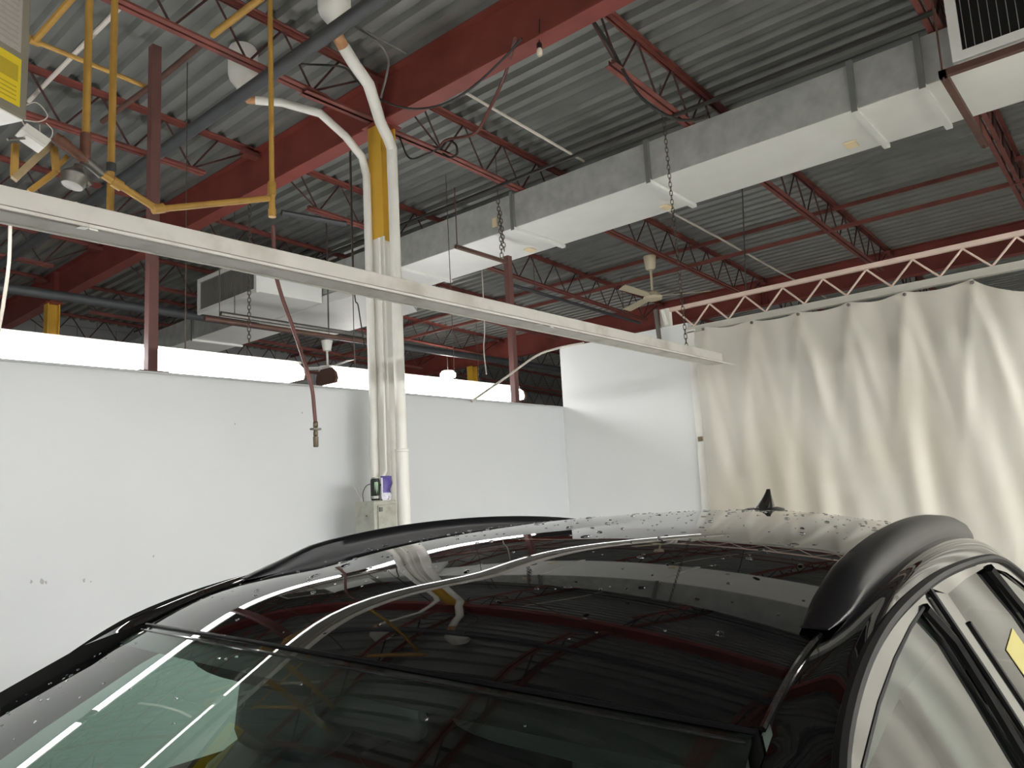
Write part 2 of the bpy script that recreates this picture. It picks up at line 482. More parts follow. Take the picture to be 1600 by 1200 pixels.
# ================================================================== strip lights
def chain_mesh(b, p0, p1, r=.011, wire=.0028):
    """flat oval links, each turned a quarter against the next"""
    p0 = Vector(p0); p1 = Vector(p1); d = (p1 - p0); L = d.length; t = d.normalized()
    u = t.orthogonal().normalized(); w = t.cross(u); n = max(2, int(L / .036))
    for i in range(n):
        c = p0 + d * ((i + .5) / n); s = u if i % 2 else w; h = L / n * .62
        b.tube([c - t * h + s * r * .5, c - t * h * .6 + s * r, c + t * h * .6 + s * r, c + t * h + s * r * .5,
                c + t * h - s * r * .5, c + t * h * .6 - s * r, c - t * h * .6 - s * r, c - t * h - s * r * .5, c - t * h + s * r * .5], wire, 4, cap=False)
    return b
def wrap_light(xa, L, y, zc, label, group, hang=()):
    """fluorescent light with a glowing wrap-round lens"""
    z = H + zc
    t = thing('strip_light', label, 'light', (xa + L / 2, y, z - .06), group)
    MB().box(xa, xa + L, y - .05, y + .05, z + .07, z + .095).build('channel', m_fix, t)
    pr = [(-.06, .07), (-.115, .03), (-.13, -.02), (-.115, -.055), (.115, -.055), (.13, -.02), (.115, .03), (.06, .07)]
    MB().sweep([(xa + .03, y, z), (xa + L - .03, y, z)], pr, cap=False).build('lens', m_diff, t, smooth=True)
    for a, b in ((xa, xa + .028), (xa + L - .028, xa + L)):
        MB().sweep([(a, y, z), (b, y, z)], [(p[0] * 1.04, p[1] * 1.04) for p in pr]).build('end_plate', m_brown, t)
    for hx in hang:
        MB().tube([(hx, y, z + .095), (hx, y, chord_z(hx) + .36)], .004, 5).build('hanger_rod', m_chain, t)
    return t
def strip_light(xa, L, y, zc, label, lit, group, hang=(), chain=False):
    """industrial two-tube strip light, channel on top and a flared reflector"""
    z = H + zc
    t = thing('strip_light', label, 'light', (xa + L / 2, y, z), group)
    MB().box(xa, xa + L, y - .055, y + .055, z, z + .085).build('channel', m_fix, t, bevel=.004)
    for s in ((-1, 1) if lit else (-1,)):
        prof = [(.05, .004), (.09, .002), (.125, -.004), (.15, -.014), (.165, -.028)] if not lit else [(.05, .004), (.10, .002), (.14, -.004), (.17, -.012)]
        b = MB(); n = len(prof)
        vs = [(x, y + s * p[0], z + p[1]) for x in (xa, xa + L) for p in prof]
        b.add(vs, [(i, i + 1, i + 1 + n, i + n) for i in range(n - 1)])
        b.build('reflector_wing', m_fix_in if not lit else m_fix, t, solid=.002, smooth=True)
        q = prof[-1]
        MB().box(xa, xa + L, min(y + s * (q[0] - .002), y + s * (q[0] + .005)), max(y + s * (q[0] - .002), y + s * (q[0] + .005)), z + q[1] - .006, z + q[1] + .004).build('reflector_lip', m_fix, t)
    for s in (-.075, .075):
        if lit:
            MB().tube([(xa + .03, y + s, z - .045), (xa + L - .03, y + s, z - .045)], .021, 10).build('lamp_tube', m_tube_on, t, smooth=True)
            for x in (xa + .012, xa + L - .012):
                MB().box(x - .01, x + .01, y + s - .017, y + s + .017, z - .066, z).build('lamp_holder', m_fix, t)
    for x in (xa, xa + L - .004):
        MB().box(x, x + .004, y - .055, y + .055, z, z + .085).build('end_cap', m_fix, t)
    if not lit:
        # white joint strap round the near wing, shield and slim tube on the far side
        sp = [(-.172, -.042), (-.152, -.026), (-.125, -.015), (-.09, -.008), (-.058, -.005)]
        MB().add([(x, y + q[0], z + q[1]) for x in (xa + .001, xa + .027) for q in sp], [(k, k + 1, k + 6, k + 5) for k in range(4)]).build('joint_strap', m_whitepaint, t, solid=.002, smooth=True)
        MB().add([(x, y + q[0], z + q[1]) for x in (xa, xa + L) for q in ((.055, .083), (.13, .080), (.20, .066))], [(0, 1, 4, 3), (1, 2, 5, 4)]).build('tube_shield', m_fix, t, solid=.002)
        MB().tube([(xa + .03, y + .15, z + .053), (xa + L - .03, y + .15, z + .053)], .015, 8).build('lamp_tube', m_tube_dim, t, smooth=True)
        for x in (xa + .012, xa + L - .012): MB().box(x - .01, x + .01, y + .13, y + .17, z + .036, z + .078).build('lamp_holder', m_fix, t)
        MB().box(xa, xa + L, y + .045, y + .057, z - .004, z).build('bottom_lip', m_whitepaint, t)
    for hx in hang:
        hz = chord_z(hx) + .36
        if chain: chain_mesh(MB(), (hx, y, z + .085), (hx - .02, y + .02, hz)).build('hanger_chain', m_chain, t)
        else: MB().tube([(hx, y, z + .085), (hx, y, hz)], .004, 5).build('hanger_rod', m_chain, t)
    return t
# unlit row over the car
g1 = 'dirty white strip lights over the car'
for xa, lab in ((3.36, 'dirty white strip light in the row over the car, end by the curtain'),
                (.94, 'dirty white strip light in the row over the car, in front of the column'),
                (-1.48, 'dirty white strip light in the row over the car, under the gas pipes')):
    strip_light(xa, 2.42, 2.70, .955, lab, False, g1, (xa + 1.93,) if xa > 3 else (), True)
# lit row behind the left partition
g2 = 'lit strip lights behind the partition'
for xa, lab in ((3.74, 'glowing strip light behind the partition, right of the column'), (1.06, 'glowing strip light behind the partition, crossed by the red post'),
                (-1.42, 'glowing strip light behind the partition, at the gas heater end'), (-3.9, 'glowing strip light behind the partition at the west end')):
    wrap_light(xa, 2.42, 5.15, 1.03, lab, g2, (xa + .3, xa + 1.5))
# strips out of view, added to even out the light on the walls
g3 = 'added strip lights out of view in the aisle beside the car'
for y in (-2.4, -4.2):
    for xa in (1.3, 3.8):
        strip_light(xa, 2.42, y, 1.15, 'added glowing strip light out of view in the aisle on the driver side of the car', True, g3, (xa + .3, xa + 2.1))
g5 = 'added strip lights out of view in front of the car'
for xa, yr in ((-12.1, .3), (-9.6, .3), (-7.1, .3), (-12.1, -2.4), (-9.6, -2.4), (-7.1, -2.4), (-9.6, -4.6), (-7.1, -4.6), (-4.6, -4.6)):  # strips behind the camera, added to light the end wall and curtain
    strip_light(xa, 2.42, yr, 1.15, 'added glowing strip light out of view over the floor in front of the car', True, g5, (xa + .3, xa + 2.1))
g4 = 'added strip lights hidden beyond the curtain'
for xa in (8.0, 12.0):  # hidden strips added to light the bay round the fan
    strip_light(xa, 2.42, .2, 1.0, 'added glowing strip light hidden beyond the curtain', True, g4, (xa + .3, xa + 2.1))
for xa in (6.9, -2.0):  # hidden strips added to brighten the room behind the partition
    wrap_light(xa, 2.42, 8.3, .95, 'added glowing strip light hidden deep in the room behind the partition', 'added strip lights hidden deep behind the partition', (xa + .3, xa + 2.1))

# ================================================================== duct
DX0, DX1, DZ0, DZ1 = 5.39, 6.15, H + 2.50, H + 2.83
duct = thing('air_duct', 'long rectangular galvanised air duct with white underside below the joists', 'duct', ((DX0 + DX1) / 2, 5.0, DZ0))
seams = [.904, 1.328, 2.95, 4.42, 6.05, 7.6, 9.1, 10.6, 12.2]
ys = [-.9] + seams + [13.2]
for a, b in zip(ys[:-1], ys[1:]):
    mb = MB(); ya, yb = a + .004, b - .004
    s = MB().add([(DX0, ya, DZ0), (DX0, yb, DZ0), (DX0, yb, DZ1), (DX0, ya, DZ1), (DX1, ya, DZ0), (DX1, yb, DZ0), (DX1, yb, DZ1), (DX1, ya, DZ1)],
                 [(0, 1, 2, 3), (4, 7, 6, 5), (3, 2, 6, 7), (0, 3, 7, 4), (1, 5, 6, 2), (0, 4, 5, 1)])
    sec = s.build('duct_section', m_duct, duct)
    sub(MB().box(DX0 + .004, DX1 - .004, ya, yb, DZ0 - .004, DZ0), 'underside', m_duct_w, sec)
for y in seams:
    MB().box(DX0 - .03, DX0, y - .02, y + .02, DZ0 - .03, DZ1 + .02).build('seam_flange', m_flange, duct)
    MB().box(DX0 - .028, DX1 + .02, y - .022, y + .022, DZ0 - .034, DZ0 - .0045).build('bottom_flange', m_duct_w, duct)

def register(x, y0, y1, z0, z1, xback, label, nslat, frame=.06, mv=None):
    t = thing('air_register', label, 'vent', (x, (y0 + y1) / 2, z0))
    MB().box(x + .012, xback, y0 + .015, y1 - .015, z0 + .015, z1 - .015).build('plenum_box', m_duct_w, t)
    MB().box(x + .005, x + .012, y0 + frame, y1 - frame, z0 + frame, z1 - frame).build('void_shade', mv or m_void_shade, t)  # flat sheet whose dark tone stands in for the shade inside the duct
    f = MB()
    f.box(x - .02, x + .012, y0, y1, z0, z0 + frame).box(x - .02, x + .012, y0, y1, z1 - frame, z1)
    f.box(x - .02, x + .012, y0, y0 + frame, z0 + frame, z1 - frame).box(x - .02, x + .012, y1 - frame, y1, z0 + frame, z1 - frame)
    f.build('frame', m_duct_w, t)
    me = None
    for i in range(nslat):
        yy = y0 + frame + (i + .5) * (y1 - y0 - 2 * frame) / nslat
        if me is None:
            o = MB().obox((0, 0, 0), (.005, .0012, 0), (-.0003, .0014, 0), (0, 0, (z1 - z0) / 2 - frame)).build('louvre', m_slat, t, local=True); me = o.data
        else:
            o = bpy.data.objects.new('louvre', me); C.objects.link(o); o.parent = t
        o.location = Vector((x - .005, yy, (z0 + z1) / 2)) - t.location
    return t
register(4.50, 7.40, 8.72, H + 2.36, H + 2.80, DX0 - .035, 'white framed supply register with fine vertical louvres behind the dirty white strip light', 40, .05, mat('grey_void_shade', srgb(120, 118, 114), .8))  # grey sheet gives a lighter shade behind these louvres
register(4.95, -.75, .66, H + 2.36, H + 2.98, DX0 - .035, 'white framed return register with dark gaps above the curtain', 30, .055)
# white transition under the left register
t = thing('duct_transition', 'white sloping duct transition under the fine-louvred register', 'duct', (5.0, 7.4, H + 2.4))
TQ = [(5.37, 7.2), (5.5, 6.2), (6.5, 7.0), (6.5, 8.8), (5.37, 8.8)]
MB().poly([(x, y, H + 2.36) for x, y in TQ], (0, 0, .105)).build('transition_skin', m_duct_w, t)
MB().box(5.37, 6.52, 8.8, 8.86, H + 2.36, H + 2.465).build('transition_flange', m_flange, t)

def rod_hanger(name, pts, r, m, label, cat='hanger', n=6, group=None, smooth=True):
    return tag(MB().tube(pts, r, n).build(name, m, smooth=smooth), label, cat, group)
# angle trapeze and rods carrying the right-hand register
zt_ = H + 2.34
t = thing('trapeze_hanger', 'brown angle-iron trapeze under the white return register', 'hanger', (5.3, .7, zt_))
MB().box(4.93, 4.97, -.9, .74, zt_ - .04, zt_).build('bearer', m_brown, t)
MB().box(4.93, 6.3, .70, .74, zt_ - .04, zt_).build('cross_angle', m_brown, t)
for x in (4.95, 6.25): MB().tube([(x, .72, zt_ - .06), (x, .72, chord_z(x))], .006, 6).build('threaded_rod', m_brown, t)
# tags stuck on the duct
m_tag = mat('cream_tag', srgb(232, 214, 176), .6)
for px, py, lab in ((828, 390, 'white paper tag stuck under the duct beside the long chain'), (1042, 323, 'cream paper tag hanging off the duct edge above the fan'), (1330, 225, 'small cream tag under the duct between two seams near the register')):
    c = P(px, py, zc=2.492)
    tag(MB().box(c.x - .06, c.x + .06, c.y - .04, c.y + .04, c.z - .012, c.z).build('paper_tag', m_tag), lab, 'tag')
c = P(773, 347, x=DX0 - .01)
tag(MB().box(c.x - .004, c.x, c.y - .03, c.y + .03, c.z - .05, c.z + .04).build('paper_tag', m_tag), 'cream paper tag on the duct side behind the long chain', 'tag')

# ================================================================== posts, truss, curtain
def red_post(px, zt, label):
    c = P(px[0], px[1], y=YW + .05)
    t = thing('red_post', label, 'post', (c.x, YW + .055, ZP))
    MB().box(c.x - .03, c.x + .03, YW + .025, YW + .085, ZP + .012, zt).build('square_tube', m_redtube, t)
    MB().box(c.x - .09, c.x + .09, YW + .0, YW + .11, ZP + .012, ZP + .02).build('foot_plate', m_redtube, t)
    return t
red_post((236, 580), H + 3.05, 'dusty red square post standing on the partition under the gas heater')
red_post((806, 628), H + 2.34, 'brown square post standing on the partition right of the column')
zt_ = H + 2.40
t = thing('trapeze_hanger', 'brown steel bar and rod holding up the short post by the duct', 'hanger', (5.3, YW, zt_))
pA = P(712, 385, y=YW + .05); pB = P(800, 412, y=YW + .05)
MB().tube([pA, pB - Vector((.07, 0, .0))], .022, 6).build('cross_bar', m_brown, t)
MB().tube([pA + Vector((.02, 0, 0)), (pA.x + .02, pA.y, chord_z(5.0))], .006, 6).build('threaded_rod', m_brown, t)

# pale truss over the curtain
TZ0, TZ1 = H + 1.40, H + 1.625
t = thing('lattice_truss', 'pale pinkish lattice truss with zigzag web above the curtain', 'truss', (XW, 1.0, TZ0))
MB().box(XW - .02, XW + .02, -5.6, 3.42, TZ1 - .018, TZ1 + .018).build('top_chord', m_truss, t)
b = MB().box(XW - .012, XW + .03, -5.6, 3.2, TZ0 - .03, TZ0 + .03).box(XW - .03, XW - .012, -5.6, 3.2, TZ0 - .03, TZ0 - .02)
b.build('bottom_rail', m_rail, t)
zig = []
yy = 3.30; k = 0
pitch_ = .335
me_a = me_b = None
while yy > -5.3:
    for dirn in (0, 1):
        z0, z1 = (TZ1 - .02, TZ0 + .03) if dirn == 0 else (TZ0 + .03, TZ1 - .02)
        pts = [(XW, yy, z0), (XW, yy - .02, z0 + (.0)), (XW, yy - pitch_ / 2, z1)]
        MB().tube([(XW, yy, z0), (XW, yy - pitch_ / 2, z1)], .0085, 6).build('web_bar', m_truss, t)
        yy -= pitch_ / 2
MB().box(XW - .025, XW + .025, 3.36, 3.46, H + 1.475, TZ1 + .018).build('end_post', m_whitepaint, t)
# white pole and grey conduit beside the truss end
c0 = P(1025, 492, x=XW - .05); c1 = P(1033, 540, x=XW - .05)
t = thing('truss_brace', 'grey bracket tube clamped to the wall at the truss end', 'bracket', (c0.x, c0.y, c1.z))
MB().tube([c0 + Vector((0, 0, .05)), (c0.x, c0.y - .02, c1.z - .05)], .022, 8).build('bracket_tube', m_steel, t, smooth=True)
MB().tube([P(1035, 485, x=XW - .05), P(1042, 508, x=XW - .05)], .02, 8).build('stub', m_whitepaint, t, smooth=True)

# end trim where curtain meets wall
tr = struct(MB().box(XW - .03, XW + .06, 3.12, 3.20, 0, H + 1.40).build('trim_1', m_whitepaint, bevel=.006))
MB().box(XW - .05, XW - .03, 3.13, 3.17, H + .38, H + .42).build('clasp', m_brass, tr)

# curtain
hooks = [(3.02, 1.40), (2.57, 1.375), (2.172, 1.37), (1.773, 1.368), (1.365, 1.365), (.917, 1.36), (.1, 1.36), (-.8, 1.36), (-1.7, 1.36), (-2.6, 1.36), (-3.5, 1.36), (-4.4, 1.36), (-5.3, 1.36)]
def curtain():
    ya, yb = 3.11, -5.4; ny, nz = 380, 90; zb = .04
    hy = [h[0] for h in hooks]
    rnd = random.Random(3)
    folds = []
    y = 3.0
    while y > -5.4:
        folds.append((y, rnd.uniform(.05, .12), rnd.uniform(.011, .038), rnd.uniform(-.14, .14), rnd.uniform(.5, 1.0))); y -= rnd.uniform(.2, .42)
    def top(y):
        for a, b in zip(hooks[:-1], hooks[1:]):
            if b[0] <= y <= a[0]:
                f = (a[0] - y) / (a[0] - b[0]); z = a[1] + (b[1] - a[1]) * f
                sag = .035 if a[0] - b[0] < .6 else .17
                return H + z - sag * math.sin(math.pi * f) ** .8
        return H + 1.36
    def fn(i, j):
        y = ya + (yb - ya) * i; z1 = top(y); z = z1 + (zb - z1) * j
        dep = j
        x = XW - .045
        amp = .25 + .75 * min(1, dep * 3)
        for fy, w, a, dr, st in folds:
            yy = y - (fy + dr * dep)
            x -= a * amp * st * math.exp(-(yy / (w * (1 + .8 * dep))) ** 2)
        # gathers that hang from each hook, fanning out below
        for h in hy:
            d = y - h
            for sl_, a in ((-.55, .03), (.5, .03), (0.05, .022)):
                q = d - sl_ * dep * 1.0
                x -= a * math.exp(-(q / .045) ** 2) * math.exp(-(dep / .28) ** 2) * min(1, dep * 14)
        x += .012 * math.sin(y * 23 + 5 * dep) * math.sin(dep * 9 + y * 3)
        return (x, y, z)
    o = MB().grid(ny, nz, fn).build('vinyl_curtain', m_curt, solid=.002, smooth='all', fix=False)
    tag(o, 'cream vinyl curtain hanging in folds below the pale truss', 'curtain')
curtain()
for y, z in hooks[:7]:
    t = tag(MB().lathe([(.004, -.008), (.013, -.006), (.013, .004), (.006, .008)], (XW - .07, y - .005, H + z - .03), 10, (-1, 0, 0)).build('curtain_grommet', m_steel, smooth=True),
            'small steel grommet screw along the top of the cream curtain', 'grommet', 'grommets along the curtain top')
# draped white cable over partition corner
cb = smooth_path([P(737, 627, y=YW - .03), P(790, 590, y=YW - .04), P(838, 556, y=YW - .04), P(868, 545, y=YW - .03), P(885, 541, x=XW - .03), P(912, 536, x=XW - .03)], 6)
tag(MB().tube(cb, .012, 8).build('white_cable', m_wire_w, smooth=True), 'white cable draped from the partition top to the end wall', 'cable')

# ================================================================== roof drains, pipes on the column
def roof_drain(name, x, y, ztop, zneck, R, path, rp, label):
    t = thing(name, label, 'pipe', (x, y, zneck))
    MB().lathe([(R * .86, ztop), (R, ztop - .03), (R, zneck + .13), (R * .88, zneck + .09), (R * .45, zneck + .03), (R * .40, zneck)], (x, y, 0), 20).build('drain_body', m_whitepaint, t, smooth=True)
    MB().lathe([(R * .40, zneck), (R * .40, zneck - .04)], (x, y, 0), 16).build('tan_neck', m_tan, t, smooth=True)
    pts = [Vector((x, y, zneck - .04))] + [Vector(p) for p in path]
    d = (pts[2] - pts[1]).normalized()
    MB().tube([pts[0] + Vector((0, 0, .02)), pts[1], pts[1] + d * .05], rp * .95, 14).build('tan_elbow', m_tan, t, smooth=True)
    MB().tube([pts[1] + d * .05] + pts[2:], rp, 14).build('leader_pipe', m_whitepaint, t, smooth=True)
    return t
pl = [P(388, 156, x=2.86), P(440, 160, x=3.05), P(500, 177, x=3.25), P(540, 213, x=3.45), P(566, 246, x=3.6), P(573, 275, x=3.63)]
e = pl[-1]; col_l = Vector((3.62, 4.46, 0))
pl += [Vector((e.x, e.y, H + 1.9)), Vector((e.x, e.y, .02))]
roof_drain('roof_drain_pipe', 2.78, 4.75, deck_z(2.78), H + 2.99, .105, pl, .031, 'white roof drain with a long pipe bending down to the column\'s far side')
pl = [P(530, 62, x=2.86), P(552, 98, x=3.0), P(576, 132, x=3.16), P(585, 160, x=3.3), P(594, 190, x=3.45), P(606, 215, x=3.6), P(612, 232, x=3.68)]
e = pl[-1]; pl += [Vector((3.70, 4.20, H + 2.2)), Vector((3.70, 4.20, H + .35))]
t = roof_drain('roof_drain_pipe', 2.78, 3.66, deck_z(2.78), H + 2.99, .105, pl, .041, 'white roof drain with a thick pipe running down the column\'s near side')
MB().tube([(3.70, 4.20, H + .36), (3.705, 4.198, .02)], .047, 14).build('lower_pipe', m_whitepaint, t, smooth=True)
MB().lathe([(.047, 0), (.052, .005), (.052, .02), (.043, .025)], (3.70, 4.20, H + .345), 14).build('coupling', m_whitepaint, t, smooth=True)

# thin conduits on the column
def conduit(pts, r, m, label, n=8, name='conduit'):
    return tag(MB().tube(pts, r, n).build(name, m, smooth=True), label, 'pipe')
cc = P(594, 560, x=3.63)
b = [Vector((3.64, 4.31, H + 1.97)), Vector((3.64, 4.31, H + .22)), Vector((3.62, 4.31, H + .19)), Vector((3.60, 4.31, H + .17))]
conduit(b, .011, m_whitepaint, 'thin white conduit down the column to the small junction box')
conduit(smooth_path([P(553, 40, x=3.1), P(590, 66, x=3.2), P(606, 90, x=3.3), P(604, 118, x=3.4), P(597, 145, x=3.45), P(588, 186, x=3.52)], 5), .009, m_steel, 'thin grey conduit curving from the ceiling to the column head')
conduit([P(553, 39, x=3.12), P(634, 84, x=3.48)], .009, m_steel, 'straight grey conduit running into the main beam')

# ================================================================== box, can and wrapper on the column
XB0, XB1, YB0, YB1, ZB1 = 3.45, 3.652, 4.225, 4.44, H + .008
t = thing('electrical_enclosure', 'grey-green metal electrical enclosure fixed to the column', 'electrical box', ((XB0 + XB1) / 2, (YB0 + YB1) / 2, H - .55))
MB().box(XB0, XB1, YB0, YB1, H - .55, ZB1).build('body', m_enc, t, bevel=.006)
dr = MB().box(XB0 + .03, XB1 - .012, YB0 - .012, YB0, H - .53, ZB1 - .03).build('door', m_enc, t, bevel=.004)
sub(MB().box(XB0 + .035, XB0 + .06, YB0 - .022, YB0 - .012, ZB1 - .075, ZB1 - .045), 'latch', m_steel, dr)
MB().box(XB0 - .004, XB0, YB0 + .05, YB1 - .03, ZB1 - .09, ZB1 - .05).build('side_plate', m_enc, t)
MB().lathe([(.006, 0), (.006, .004)], (XB0 - .001, YB0 + .08, ZB1 - .1), 8, (-1, 0, 0)).build('screw', m_brown, t)
# small junction box on the column above
t = thing('junction_box', 'small white junction box on the column above the can', 'electrical box', (3.6, 4.31, H + .13))
MB().box(3.575, 3.65, 4.28, 4.36, H + .125, H + .175).build('box_body', m_whitepaint, t, bevel=.003)
MB().box(3.575, 3.652, 4.362, 4.40, H + .12, H + .175).build('clamp', m_brown, t)
# energy drink can
m_can = mat('dark_can', srgb(38, 46, 42), .3, .4)
m_cang = mat('can_mark', srgb(190, 226, 190), .4)
m_alu = mat('aluminium', srgb(190, 192, 190), .3, .8)
cx_, cy_ = 3.515, 4.285
t = thing('drink_can', 'dark green-black drink can with pale claw mark on the electrical box', 'can', (cx_, cy_, ZB1))
MB().lathe([(.027, .004), (.033, .016), (.033, .142), (.028, .156)], (cx_, cy_, ZB1), 20).build('can_body', m_can, t, smooth=True)
MB().lathe([(.026, 0), (.028, .004)], (cx_, cy_, ZB1), 20).build('can_base', m_alu, t, smooth=True)
MB().lathe([(.028, .156), (.027, .160), (.024, .158)], (cx_, cy_, ZB1), 20).build('can_lid', m_alu, t, smooth=True)
ang0 = math.atan2(-cy_, -cx_) + .25
for k, (da, z0, z1) in enumerate(((-.28, .065, .128), (0, .05, .13), (.28, .06, .128))):
    a = ang0 + da; rr = .0334
    pts = [(cx_ + rr * math.cos(a + w), cy_ + rr * math.sin(a + w), ZB1 + z) for w, z in ((-.07, z1), (.09, z1 + .004), (.05, z0 + .02), (0, z0))]
    MB().poly(pts, (.0006 * math.cos(a), .0006 * math.sin(a), 0)).build('claw_mark', m_cang, t)
for z0 in (.028, .018):
    MB().lathe([(.0335, z0), (.0335, z0 + .005)], (cx_, cy_, ZB1), 20).build('print_band', m_alu, t, smooth=True)
# snack wrapper
m_wrap_p = mat('violet_print', srgb(84, 70, 142), .3, var=.25, vscale=40)
m_wrap_w = mat('white_print', srgb(222, 222, 232), .3, var=.08, vscale=60)
wx, wy = 3.60, 4.262
t = thing('snack_packet', 'crumpled violet and white snack packet leaning beside the drink can', 'packet', (wx, wy, ZB1))
def wrap(z0, z1, w0, w1, off=0):
    def fn(i, j):
        z = z0 + (z1 - z0) * j; w = w0 + (w1 - w0) * j; s = i * 2 - 1
        return (wx + s * w * .5 + .006 * math.sin(z * 60), wy - .012 * (1 - s * s) - .004 * math.sin(z * 90 + s * 4) - off, ZB1 + z)
    return fn
MB().grid(10, 8, wrap(0, .055, .082, .07)).build('lower_panel', m_wrap_w, t, solid=.004, smooth='all')
MB().grid(10, 10, wrap(.055, .172, .07, .095)).build('upper_panel', m_wrap_p, t, solid=.004, smooth='all')
MB().grid(4, 4, lambda i, j: wrap(.065, .115, .05, .045, .003)(i, j)).build('white_swash', m_wrap_w, t, smooth='all')
MB().grid(2, 4, lambda i, j: wrap(.004, .03, .03, .03, .003)(i, j)).build('barcode', m_steel, t, smooth='all')
MB().grid(2, 8, lambda i, j: (wx - .052 + i * .012, wy - .006, ZB1 + .01 + j * .15)).build('side_fold', m_wrap_w, t, solid=.002)
# loose wires over the box
conduit(smooth_path([(3.50, 4.40, ZB1), (3.50, 4.405, ZB1 + .06), (3.53, 4.40, ZB1 + .11), (3.57, 4.385, ZB1 + .125)], 5), .0035, m_steel, 'grey wire looping from the electrical box to the junction box', 6, 'loose_wire')
for i, (px, py, q) in enumerate(((548, 752, 559), (557, 750, 563))):
    c = P(px, py, x=3.5)
    conduit(smooth_path([(3.50, 4.415, ZB1), P(q, 770, x=3.5), c], 5), .002, m_wire_w, 'loose white wire end with dark tip above the box, ' + ('shorter one' if i else 'longer one'), 5, 'loose_wire')

# ================================================================== air hose
hp = [P(427, 352, y=4.02), P(430, 420, y=4.05), P(440, 462, y=4.08), P(457, 510, y=4.1), P(474, 560, y=4.12), P(487, 605, y=4.12), P(491, 640, y=4.12), P(493, 662, y=4.12)]
t = thing('air_hose', 'brown air hose hanging from the pipe end with a coupler', 'hose', hp[-1] - Vector((0, 0, .1)))
MB().tube(smooth_path(hp, 6), .0125, 8).build('rubber_hose', m_brownhose, t, smooth=True)
e = hp[-1]
cp = MB().lathe([(.012, .015), (.016, .01), (.016, -.02), (.013, -.024), (.013, -.05), (.015, -.055), (.015, -.075), (.012, -.08), (.017, -.084), (.017, -.145), (.014, -.15)], e, 12).build('coupler', m_brass, t, smooth=True)
sub(MB().obox((e.x, e.y, e.z - .035), (.03, 0, 0), (0, .02, 0), (0, 0, .006)), 'coupler_collar', m_steel, cp)

# ================================================================== gas piping and heater
GY = 4.0
def px(a, b, y=GY): return P(a, b, y=y)
def vtube(p, ztop): return [Vector((p.x, p.y, ztop)), p]
t = thing('gas_pipe', 'yellow gas riser with rusty tee beside the heater', 'pipe', px(131, 255))
p0 = px(133, 250)
MB().tube([Vector((p0.x, p0.y, chord_z(1.4) + .38)), Vector((p0.x, p0.y, p0.z + .14))], .019, 10).build('riser', m_yel, t, smooth=True)
MB().lathe([(.026, .0), (.026, .16), (.021, .165)], (p0.x, p0.y, p0.z - .02), 12).build('tee_fitting', m_rustpipe, t, smooth=True)
MB().tube([px(85, 213), px(133, 250)], .026, 10).build('rusty_run', m_rustpipe, t, smooth=True)
MB().lathe([(.03, 0), (.03, .05)], px(92, 218), 10, px(133, 250) - px(85, 213)).build('union_nut', m_rustpipe, t, smooth=True)
MB().tube([px(133, 250), px(160, 273)], .026, 10).build('grey_valve', m_steel, t, smooth=True)
MB().tube([px(160, 273), px(180, 285), px(246, 327)], .019, 10).build('lower_run', m_yel, t, smooth=True)
MB().lathe([(.028, 0), (.028, .05)], px(176, 283), 10, (px(246, 327) - px(180, 285))).build('coupling', m_yel, t, smooth=True)
MB().tube([px(246, 327), px(420, 310)], .019, 10).build('cross_run', m_yel, t, smooth=True)
MB().lathe([(.028, -.03), (.028, .03)], px(247, 326), 10, px(420, 310) - px(246, 327)).build('elbow', m_yel, t, smooth=True)
p1 = px(425, 310)
MB().tube([Vector((p1.x, p1.y, chord_z(2.5) + .38)), Vector((p1.x, p1.y, p1.z + .1))], .016, 10).build('drop_pipe', m_yel, t, smooth=True)
MB().lathe([(.021, -.12), (.024, -.12), (.024, -.07), (.019, -.07), (.019, .02), (.026, .02), (.026, .1), (.019, .11)], p1, 12).build('drip_tee', m_yel, t, smooth=True)
p2 = px(174, 240, 4.25)
t2 = thing('gas_pipe', 'tall yellow riser pipe ending behind the dirty white strip light', 'pipe', px(170, 325, 4.25))
MB().tube([Vector((p2.x, p2.y, chord_z(1.6) + .38)), Vector((p2.x, p2.y, px(170, 330, 4.25).z))], .019, 10).build('riser', m_yel, t2, smooth=True)
MB().lathe([(.026, 0), (.026, .05)], (p2.x, p2.y, px(170, 268, 4.25).z), 10).build('collar', m_dark, t2, smooth=True)
# overhead yellow lines near the deck
z_ = 3.02
a_ = P(54, 64, zc=z_); b_ = P(110, 0, zc=z_); d_ = P(232, 137, zc=z_)
t = thing('gas_pipe', 'thin yellow gas line with a right-angle elbow among the joists', 'pipe', a_)
MB().tube([b_ + (b_ - a_) * .3, a_], .02, 8).build('branch', m_yel, t, smooth=True)
MB().tube([a_ - (d_ - a_) * .02, d_], .017, 8).build('run', m_yel, t, smooth=True)
MB().lathe([(.027, -.03), (.027, .03)], a_, 10, d_ - a_).build('elbow', m_yel, t, smooth=True)
a_ = P(332, 55, zc=3.0); b_ = P(400, 3, zc=3.0)
conduit([a_, b_ + (b_ - a_) * .5], .022, m_yel, 'short thick yellow pipe above the joist beside the roof drain', 10, 'gas_pipe')
conduit([P(45, 158, zc=3.25), P(187, 12, zc=3.25)], .016, m_wire_w, 'white conduit under the deck behind the yellow risers')
